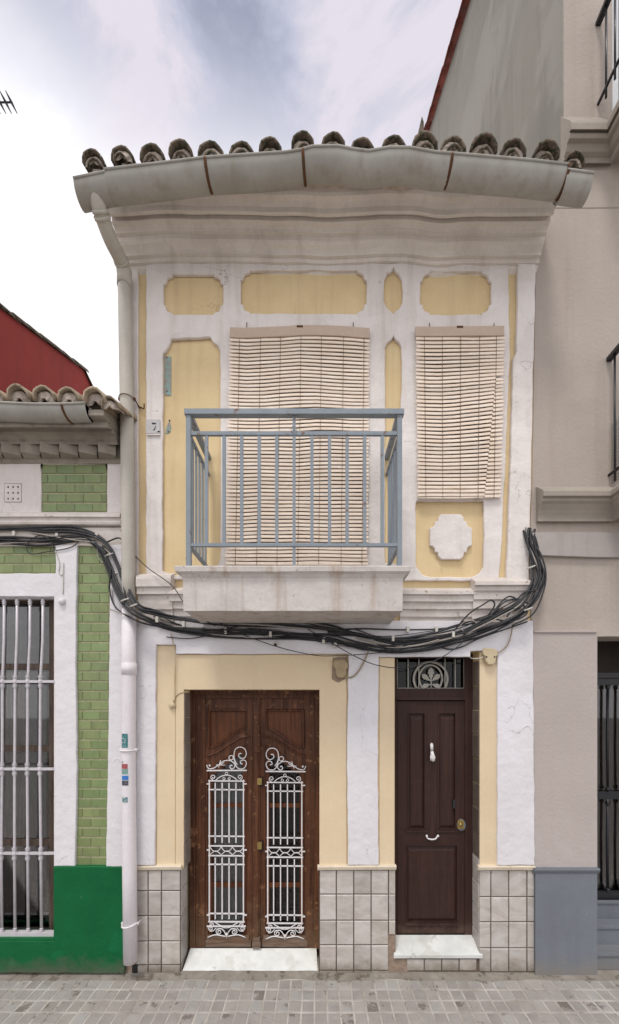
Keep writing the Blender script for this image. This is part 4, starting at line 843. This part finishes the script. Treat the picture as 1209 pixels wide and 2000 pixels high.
loose('pale curved conduit from cable bundle to the dusty junction box', [(672, 1323, .05), (688, 1322, .05), (700, 1311, .05), (711, 1292, .05), (719, 1272, .06), (721, 1262, .06)], .008, 'beigec')
loose('brown cable dropping from the bundle to the cream junction box', [(1001, 1222, .08), (998, 1240, .06), (991, 1260, .05), (978, 1272, .05), (967, 1277, .05)], .006, 'dust')
loose('short white cable between the cream junction box and narrow door top', [(945, 1283, .04), (935, 1286, .03), (922, 1286, .0), (914, 1280, -.06)], .006, 'clip')
loose('thin dark loop of cable hanging on the green tiled house', [(108, 1075, .05), (98, 1056, .06), (80, 1046, .06), (60, 1054, .06), (52, 1072, .06), (62, 1082, .05), (90, 1078, .05), (135, 1070, .05), (152, 1058, .05), (150, 1048, .05)], .0045, 'black')
loose('white cable hanging down the window surround of the green tiled house', [(108, 1075, .05), (116, 1100, .045), (115, 1118, .045), (122, 1122, .045), (124, 1100, .045), (123, 1160, .045)], .005, 'clip')
loose('thin pale cable looping beside the green tiled pier', [(190, 1068, .05), (191, 1085, .05), (200, 1098, .05), (210, 1096, .05)], .004, 'greyc')
loose('thin grey cable curling down the white strip beside the downpipe', [(218, 1150, .05), (222, 1180, .05), (232, 1192, .06), (244, 1188, .09), (248, 1180, .19)], .004, 'greyc')

# ================================================================== GREEN TILED HOUSE
gx0 = -380
gh = thing('tiled_house', (G(0, 0).x, 0, 0), 'low green tiled house with white surrounds and dark green base', 'house')
plate('wall', 'white', gh, [(gx0, 1905), (gx0, 800), (243.5, 800), (243.5, 1905)], [rect(-130, 105, 1165, 1835)], 0, .30, .003)
b = MB(); xa, xb = G(gx0, 0).x, G(243, 0).x
for q in ((xa, xa + .2, .302, 6, 0, 5.5), (xa + .2, xb, 5.8, 6, 0, 5.5), (xb - .15, xb, .302, 5.79, 0, 5.5)): b.box(*q)
b.build('side_wall', 'pale', gh)
b = MB(); b.box(xa + .21, xb - .16, 1.8, 1.82, 0, 5.2); b.box(xa + .21, xb - .16, .31, 1.79, 3.4, 3.5); b.build('inner_partition', 'dark', gh)
# surrounds proud of the tiles
plate('window_surround', 'white2', gh, [(-165, 1692), (-165, 1120), (108, 1120), (108, 1064), (150, 1064), (147, 1300), (150, 1500), (146, 1692), (105, 1692), (108, 1400), (105, 1165), (-130, 1165), (-130, 1692)], (), .04, .039, .005, .7, 10)
plate('edge_pilaster', 'white2', gh, [(207, 1695), (211, 1450), (214, 1200), (212, 1064), (242, 1064), (242, 1695)], (), .04, .039, .004, .7, 10)
plate('cable_band', 'course', gh, rect(gx0, 243, 1030, 1066), (), .035, .034, .004, .6, 12)
plate('frieze_surround', 'white', gh, rect(gx0, 242, 905, 1003), [rect(80, 209, 906, 1000), rect(8, 42, 944, 981), rect(-150, -20, 906, 1000)], .022, .021, .004, .4)
plate('base_plinth', 'green', gh, [(gx0, 1898), (gx0, 1838), (104, 1838), (104, 1693), (242, 1693), (242, 1902)], (), .055, .054, .006, .6, 10)
b = MB(); g_ = [G(104, 1836, .055), G(-135, 1836, .055)]; b.box(g_[1].x, g_[0].x, -.052, .10, g_[0].z - .02, g_[0].z + .012); b.build('window_sill', 'green', gh)
plate('vent_tile', 'white', gh, rect(9, 41, 945, 980), [[(15.5 + 9.7 * i + 1.9 * math.cos(k * math.pi / 4), 951 + 11.5 * j + 2.2 * math.sin(k * math.pi / 4)) for k in range(8)] for i in range(3) for j in range(3)], .018, .012, .001)
b = MB(); b.pbox(10, 40, 946, 979, .002, .005); b.build('vent_backing', 'dark', gh)  # flat backing coloured dark for the shade inside the vent holes
GT = unit_tile('green_tile', 'gtile', .04)
def bond(x0, x1, y0, y1, tw, th_, off=0):
    y = y0; r_ = 0
    while y < y1 - 3:
        ye = min(y + th_, y1); x = x0 - (tw * .5 if (r_ + off) % 2 else 0) - tw * .15
        while x < x1 - 2:
            a, c = max(x, x0), min(x + tw, x1)
            if c - a > 3: wtile(a, c, y, ye, gh, .003, .009, 1.1, GT, 'green_tile', 2.8)
            x += tw
        y = ye; r_ += 1
bond(81, 208, 907, 1000, 35, 18.7); bond(-130, 109, 1064, 1120, 36, 18.7, 1); bond(149, 213, 1064, 1693, 34, 19.05)
bond(-149, -21, 907, 1000, 35, 18.7)
b = MB()
for q in ((80, 209, 906, 1001), (-140, 110, 1062, 1121), (147, 214, 1062, 1694), (-150, -20, 906, 1001)): b.pbox(*q, .001, .0045)
b.build('grout', 'ggrout', gh)
prof('string_moulding', 'course', gh, [(0, 1000), (.075, 1003), (.08, 1009), (.06, 1012), (.058, 1015), (.066, 1019), (.06, 1024), (.03, 1028), (0, 1030)], gx0, 242, .004, 20, 0)
prof('cornice', 'ncornice', gh, [(0, 908), (.03, 905), (.045, 897), (.045, 892), (.045, 868), (.13, 868), (.135, 862), (.15, 858), (.175, 850), (.21, 845), (.215, 838), (.30, 834), (.30, 790), (0, 790)], gx0, 242, .008, 30, 0)
for k in range(16):
    x = 208 - 37 * k; p = G(x, 881, .08); b = MB(); b.box(-.075, .075, -.07, .06, -.05, .05); o = b.build('dentil', 'ncornice', gh, origin=(0, 0, 0)); o.location = Vector((p.x, -.062, G(0, 880, .09).z)) - W[gh.name]; o.rotation_euler = (0, 0, R(24))
gg = gutter('gutter', 'gutter', gh, [(gx0, 786), (-100, 785), (0, 786), (60, 789), (120, 789), (166, 787)], .085, .42)
for x in (120, -60, -240):
    p = G(x, 789, .42); b = MB(); b.tube([(p.x + .03 * k / 10, p.y + .085 - .09 * math.cos(math.pi * .65 * k / 10), p.z + .006 - .09 * 1.12 * math.sin(math.pi * .65 * k / 10)) for k in range(11)], .011, 6, flat=.4); b.build('gutter_bracket', 'rust', gg)
b = MB(); y0 = -.37; z0 = G(0, 800, .37).z; tn = math.tan(R(21))
b.add([(xa, y0, z0), (xb - .0, y0, z0), (xb, 3.0, z0 + 3.37 * tn), (xa, 3.0, z0 + 3.37 * tn), (xb, 6.1, z0 + .3), (xa, 6.1, z0 + .3), (xa, y0, z0 - .05), (xb, y0, z0 - .05), (xb, 6.1, z0 - .05), (xa, 6.1, z0 - .05)],
      [(0, 1, 2, 3), (3, 2, 4, 5), (6, 7, 1, 0), (9, 8, 7, 6), (5, 4, 8, 9), (1, 7, 8, 4, 2), (0, 3, 5, 9, 6)]); b.build('roof', 'ncornice', gh)
eaves(gh, [(37 + 49 * k, 757 + (2 if k % 2 else 0), 1.0) for k in range(2, -9, -1)] + [(186, 764, 1.05), (213, 776, .8)], .40, R(21), .098, .42, 3, 'rooft2', 'mortar', False)
# window: frame, rails, curtain and the silver grille
d_ = -.14; b = MB()
for q in ((-130, -118, 1165, 1835), (96, 105, 1165, 1835), (-118, 96, 1165, 1178), (-118, 96, 1296, 1308), (-118, 96, 1456, 1468), (-118, 96, 1640, 1652), (-118, 96, 1822, 1835), (-20, -10, 1308, 1822)): b.pbox(*q, d_ - .04, d_ + (.004 if q[1] - q[0] < 20 else 0))
wf = b.build('window_frame', 'wframe', gh)
b = MB(); b.pbox(-122, 100, 1170, 1830, d_ - .025, d_ - .022); b.build('window_pane', 'g_win', wf)
b = MB(); vs = []; n = 60
for i in range(n + 1):
    x = G(-122 + 222 * i / n, 0, -.2).x; yy = .205 + .012 * math.sin(i * .9) + .008 * math.sin(i * 2.3)
    ybot = 1700 if (i % 20) > 4 else 1740
    vs += [(x, yy, G(0, 1470 if False else 1830, -.2).z), (x, yy, G(0, 1312, -.2).z)]
b.add(vs, [(i * 2, i * 2 + 2, i * 2 + 3, i * 2 + 1) for i in range(n)], True); b.build('window_curtain', 'wcurt', gh)
b = MB(); vs = []; n = 12
for i in range(n + 1):
    x = G(55 + 38 * i / n, 0, -.19).x; yy = .178 + .006 * math.sin(i * 1.4); vs += [(x, yy, G(0, 1735 - (30 if i < 4 else 0) + 20 * math.sin(i), -.19).z), (x, yy, G(0, 1315, -.19).z)]
b.add(vs, [(i * 2, i * 2 + 2, i * 2 + 3, i * 2 + 1) for i in range(n)], True); b.build('window_curtain', 'curtain2', gh)
b = MB(); b.pbox(-122, 100, 1178, 1296, -.183, -.178); b.build('roller_shade', 'curtain', gh)
d_ = .0
def node(mb, x, y):
    p = G(x, y, d_); 
    for s_ in (-1, 1):
        c = p + Vector((0, 0, s_ * .044)); mb.lathe(c, [(.011, -.020), (.021, -.015), (.021, -.009), (.012, -.005), (.023, .001), (.024, .007), (.012, .012), (.020, .016), (.010, .021)], 8)
    mb.lathe(p, [(.012, -.028), (.021, -.012), (.021, .012), (.012, .028)], 8)
gb = MB()
for y in (1331, 1502, 1667): gb.pbox(-133, 108, y - 2.5, y + 2.5, -.012, .006)
gb.pbox(-133, 106, 1822, 1832, -.03, .02); gb.pbox(-133, 106, 1166, 1169, -.02, .006)
wg = gb.build('window_grille', 'silver', gh)
for k in range(9):
    xt, xm, xbt = 84 - 25.2 * k, 79 - 24.6 * k, 81 - 25.8 * k; b = MB()
    b.tube([G(xt, 1168, d_), G(xt - .5, 1250, d_), G(xm, 1331, d_), G(xm - 1, 1502, d_), G(xbt - 1, 1667, d_), G(xbt, 1824, d_)], .0125, 8)
    for y, x in ((1331, xm), (1502, xm - 1), (1667, xbt - 1)): node(b, x, y)
    for y, x in ((1176, xt), (1818, xbt)): p = G(x, y, d_); b.lathe(p, [(.012, -.03), (.019, -.02), (.012, -.01), (.020, 0), (.020, .006), (.012, .016), (.018, .024), (.012, .03)], 8)
    b.build('grille_bar', 'silver', wg)
b = MB(); p = G(67, 1842, .01); b.lathe(p, [(.008, -.03), (.018, -.022), (.018, -.012), (.012, -.004), (.016, .006), (.014, .03)], 8); b.build('grille_finial', 'silver', wg)
t = thing('wall_socket', G(122, 1175, .05), 'small round white socket at the window corner of green house', 'wall fitting')
b = MB(); b.lathe(G(122, 1175, .04), [(.032, 0), (.032, .02), (.024, .03), (.001, .032)], 12, 'Y'); b.build('case', 'white2', t)

# ================================================================== RED HOUSE further left
rh = thing('red_house', (-7, 4, 0), 'dark red gable wall rising behind the low tiled roof', 'house')
prf = [(0, 7.92), (2.33, 8.86), (4.55, 9.76), (4.95, 9.57), (9.0, 7.9), (9.0, 0), (0, 0)]
b = MB(); n = len(prf); b.add([(-5.02, y, z) for y, z in prf] + [(-11, y, z) for y, z in prf], [tuple(range(n)), tuple(reversed(range(n, 2 * n)))] + [(i, n + i, n + (i + 1) % n, (i + 1) % n) for i in range(n)]); b.build('wall', 'red', rh)
rt = tile_mesh('verge_tile', 'rooft', .085, .46)
for (ya, za), (yb, zb_) in ((prf[0], prf[1]), (prf[1], prf[2]), (prf[2], prf[3]), (prf[3], prf[4])):
    n = max(1, round(math.hypot(yb - ya, zb_ - za) / .36)); an = math.atan2(zb_ - za, yb - ya)
    for k in range(n):
        t_ = k / n; flip = an < 0
        if flip: inst(rt, 'verge_tile', None, (-5.05, ya + (yb - ya) * (t_ + 1 / n), za + (zb_ - za) * (t_ + 1 / n)), rh, (1, 1, 1), (-an, 0, math.pi + random.uniform(-.04, .04)))
        else: inst(rt, 'verge_tile', None, (-5.05, ya + (yb - ya) * t_, za + (zb_ - za) * t_), rh, (1, 1, 1), (an + random.uniform(-.02, .03), 0, random.uniform(-.04, .04)))
# aerial beyond
ta = thing('tv_aerial', (-7.35, 5, 9.7), 'dark television aerial with short rods against the cloudy sky, far left', 'aerial')
b = MB(); zA = 2.65 + 5.85 * 2.316; b.tube([(-7.35, 5, 8.6), (-7.35, 5, zA + .1)], .02, 6); b.build('mast', 'iron', ta)
b = MB(); b.tube([(-7.9, 5, zA), (-6.9, 5, zA)], .018, 6); b.build('boom', 'iron', ta)
for k in range(6): x = -6.92 - .13 * k; b = MB(); b.tube([(x, 5 - .17, zA), (x, 5, zA), (x, 5 + .17, zA)], [.009, .03, .009], 5); b.build('rod', 'iron', ta)

# ================================================================== BEIGE BUILDING
bb = thing('apartment_building', (4.5, 0, 0), 'tall beige building with moulded ledges and a blue grey base', 'building')
XR = 1500
plate('wall', 'beige', bb, [(1041, 1243), (1033, 1150), (1040, 900), (1047, 500), (1047, 330), (XR, 330), (XR, 1243)], [rect(1240, 1400, 640, 955)], .012, .30, .003, .5, 14)
plate('wall', 'beige2', bb, [(1045, 1915), (1045, 1700), (1041, 1300), (1041, 1236), (1167, 1236), (1167, 1915)], (), .020, .29, .003)
plate('wall', 'beige2', bb, rect(1400, XR, 1236, 1915), (), .020, .29, .003)
plate('wall', 'beige', bb, [(1101, 330), (1101, -575), (XR, -575), (XR, 330)], [rect(1196, 1400, -130, 238)], .012, .30, .003)
b = MB(); Xp = G(1101, 0).x; pr = [(-.010, 12.35), (5.5, 15.4), (9, 13.5), (9, 6.0), (-.010, 6.9)]
n = 5; b.add([(Xp - .012, y, z) for y, z in pr] + [(Xp + .01, y, z) for y, z in pr], [tuple(reversed(range(n))), tuple(range(n, 2 * n))] + [(i, (i + 1) % n, n + (i + 1) % n, n + i) for i in range(n)]); b.build('party_wall', 'party', bb)
b = MB(); Xe = G(XR, 0).x
for q in ((Xp + .012, Xe, .6, 9, 7.0, 12.3), (G(1047, 0).x + .03, Xe, 2.0, 9, 0, 6.99), (G(1047, 0).x + .03, G(1150, 0).x, .31, 1.99, 0, 6.99)): b.box(*q)
b.build('core', 'dark', bb)
b = MB(); b.add([(Xp - .1, -.3, 12.3), (Xe, -.3, 12.3), (Xe, 5.5, 15.5), (Xp - .1, 5.5, 15.5), (Xe, 9, 13.5), (Xp - .1, 9, 13.5)], [(0, 1, 2, 3), (3, 2, 4, 5), (3, 2, 1, 0), (5, 4, 2, 3)]); b.build('roof', 'redtile', bb)
rv = tile_mesh('verge_tile', 'redtile', .10, .5)
n = 15
for k in range(n): t_ = k / n; inst(rv, 'verge_tile', None, (Xp - .05, -.01 + 5.51 * t_, 12.33 + 3.05 * t_), bb, (1, 1, .7), (math.atan2(3.05, 5.5) + .02, 0, random.uniform(-.03, .03)))
def sweep(name, m, parent, pts, x0, xc, out, xe):
    q = [G(0, y, d) for d, y in pts]; n = len(q); rings = [[(x0, p.y, p.z) for p in q], [(xc + p.y, p.y, p.z) for p in q], [(xc + p.y, -out + p.y, p.z) for p in q], [(xe, -out + p.y, p.z) for p in q]]
    vs = [v for r in rings for v in r]; b = MB(); b.add(vs, [(i * n + j, i * n + (j + 1) % n, (i + 1) * n + (j + 1) % n, (i + 1) * n + j) for i in range(3) for j in range(n)] + [tuple(reversed(range(n)))])
    tz = q[0].z; bz = q[-1].z; b.box(xc + .001, xe, -out, .0, bz, tz - .001); return b.build(name, m, parent)
lowp = [(0, 950), (.13, 956), (.145, 959), (.145, 968), (.12, 972), (.12, 978), (.10, 984), (.075, 996), (.06, 1006), (.055, 1012), (.055, 1018), (0, 1021)]
upp = [(0, 228), (.15, 236), (.16, 240), (.16, 252), (.13, 257), (.14, 262), (.13, 270), (.10, 280), (.08, 296), (.05, 308), (.05, 318), (0, 324)]
xc1 = G(1192, 0, .14).x + .145; xc2 = G(1186, 0, .16).x + .16
bl1 = sweep('balcony_slab', 'mould', bb, lowp, G(1041, 0).x + .02, xc1, .45, Xe)
bl2 = sweep('balcony_slab', 'mould', bb, upp, G(1095, 0).x, xc2, .45, Xe)
def railing(par, xr_, ztop, zbot, first):
    b = MB(); b.box(xr_ - .025, xr_ + .025, -.50, -.012, ztop - .018, ztop + .018); b.box(xr_ - .025, Xe, -.525, -.50, ztop - .018, ztop + .018); r = b.build('railing', 'iron', par); b = MB(); b.box(xr_ - .01, xr_ + .01, -.50, -.012, zbot + .09, zbot + .11); b.box(xr_ - .01, Xe, -.521, -.50, zbot + .09, zbot + .11); b.build('lower_rail', 'iron', par)
    for k in range(5): yy = -first - k * .11; b = MB(); (b.tube([(xr_, yy, zbot), (xr_, yy, ztop)], .010, 8)); b.build('railing_bar', 'iron', par) if yy > -.5 else None
    for k in range(12): xx = xr_ + .12 * (k + 1); b = MB(); b.tube([(xx, -.51, zbot), (xx, -.51, ztop)], .010, 6); b.build('railing_bar', 'iron', par)
railing(bl1, G(1187, 0).x, G(0, 705).z, G(0, 950).z, .09); railing(bl2, G(1166, 0).x, G(0, 52).z, G(0, 228).z, .12)
b = MB(); xr_ = G(1187, 0).x + .02; za, zb_ = G(0, 948).z, G(0, 830).z
for k in range(16): b.tube([(xr_, -.03 - k * .028, za), (xr_, -.03 - k * .028, zb_)], .0018, 3)
for k in range(20): b.tube([(xr_, -.02, za + (zb_ - za) * k / 20), (xr_, -.47, za + (zb_ - za) * k / 20)], .0018, 3)
b.build('balcony_netting', 'net', bl1)
for (x0, x1, y0, y1) in ((1196, 1400, -130, 238), (1240, 1400, 640, 955)):
    b = MB(); dd = -.06
    for q in ((x0, x0 + 12, y0, y1), (x1 - 12, x1, y0, y1), (x0 + 12, x1 - 12, y0, y0 + 12), (x0 + 12, x1 - 12, y1 - 12, y1), ((x0 + x1) / 2 - 8, (x0 + x1) / 2 + 8, y0 + 12, y1 - 12)): b.pbox(*q, dd - .05, dd + (.003 if q[1] - q[0] < 30 else 0))
    fo = b.build('balcony_window', 'frame', bb); b = MB(); b.pbox(x0 + 5, x1 - 5, y0 + 5, y1 - 5, dd - .03, dd - .026); b.build('window_pane', 'g_win', fo)
plate('fascia_panel', 'pale', bb, [(1037, 1082), (1036, 1040), (XR, 1040), (XR, 1090), (1160, 1088), (1046, 1084)], (), .05, .037, .003)
plate('joint_line', 'mould', bb, rect(1048, 1500, 404, 406), (), .015, .006, .0005)
plate('reveal_moulding', 'beige2', bb, rect(1043, 1166, 1230.5, 1235.5), (), .034, .02, .003)
plate('dado', 'bluegrey', bb, [(1046, 1916), (1046, 1702), (1167, 1702), (1167, 1914)], (), .045, .024, .003)
plate('dado', 'bluegrey', bb, rect(1401, XR, 1702, 1915), (), .045, .024, .003)
prof('dado_capping', 'bluegrey', bb, [(.02, 1694), (.062, 1696), (.066, 1700), (.055, 1704), (.045, 1706), (.02, 1706)], 1043, 1170, 0, 1, .05)
# entrance
for k, (yy, za) in enumerate(((.03, .0), (.20, .17), (.37, .34))):
    b = MB(); b.box(G(1167, 0).x + .002, G(1400, 0).x - .002, yy, 1.9, za - .02, za + .15); b.box(G(1167, 0).x + .002, G(1400, 0).x - .002, yy - .015, yy + .02, za + .151, za + .172); b.build('entrance_step', 'bluegrey', bb)
d_ = -.42; b = MB(); ks = (D - d_) / D
gx = lambda x: VX + (x - VX) / ks   # gate is set back; given in photo pixels at its own depth
b.pbox(1150, 1440, 1314, 1324, d_ - .03, d_ + .01); b.pbox(1150, 1440, 1326, 1338, d_ - .03, d_); b.pbox(1150, 1440, 1546, 1560, d_ - .03, d_ + .0); b.pbox(1150, 1440, 1742, 1762, d_ - .03, d_ + .01)
gate = b.build('entrance_gate', 'iron', bb)
for k in range(8):
    x = 1187 + 28 * k; b = MB(); b.tube([G(x, 1338, d_), G(x - 1, 1450, d_), G(x, 1546, d_)], .014, 8); b.tube([G(x, 1560, d_), G(x - 1, 1650, d_), G(x, 1742, d_)], .014, 8)
    for y in (1342, 1540, 1568, 1738): b.lathe(G(x, y, d_), [(.014, -.02), (.026, -.014), (.026, -.006), (.018, 0), (.026, .006), (.026, .014), (.014, .02)], 8)
    b.build('gate_bar', 'iron', gate)
b = MB(); b.pbox(1150, 1440, 1338, 1742, d_ - .05, d_ - .045); b.build('gate_glass', 'g_win', gate)
b = MB(); b.box(G(1150, 0).x, G(1410, 0).x, .95, .97, .3, 3.6); b.build('hall_wall', 'hall', bb)
b = MB(); b.box(G(1402, 0).x, G(1410, 0).x, .31, .949, 0, 3.6); b.build('hall_wall', 'hall', bb)
b = MB(); b.box(G(1151, 0).x, G(1401, 0).x, .31, .949, 3.5, 3.6); b.build('hall_ceiling', 'hall', bb)
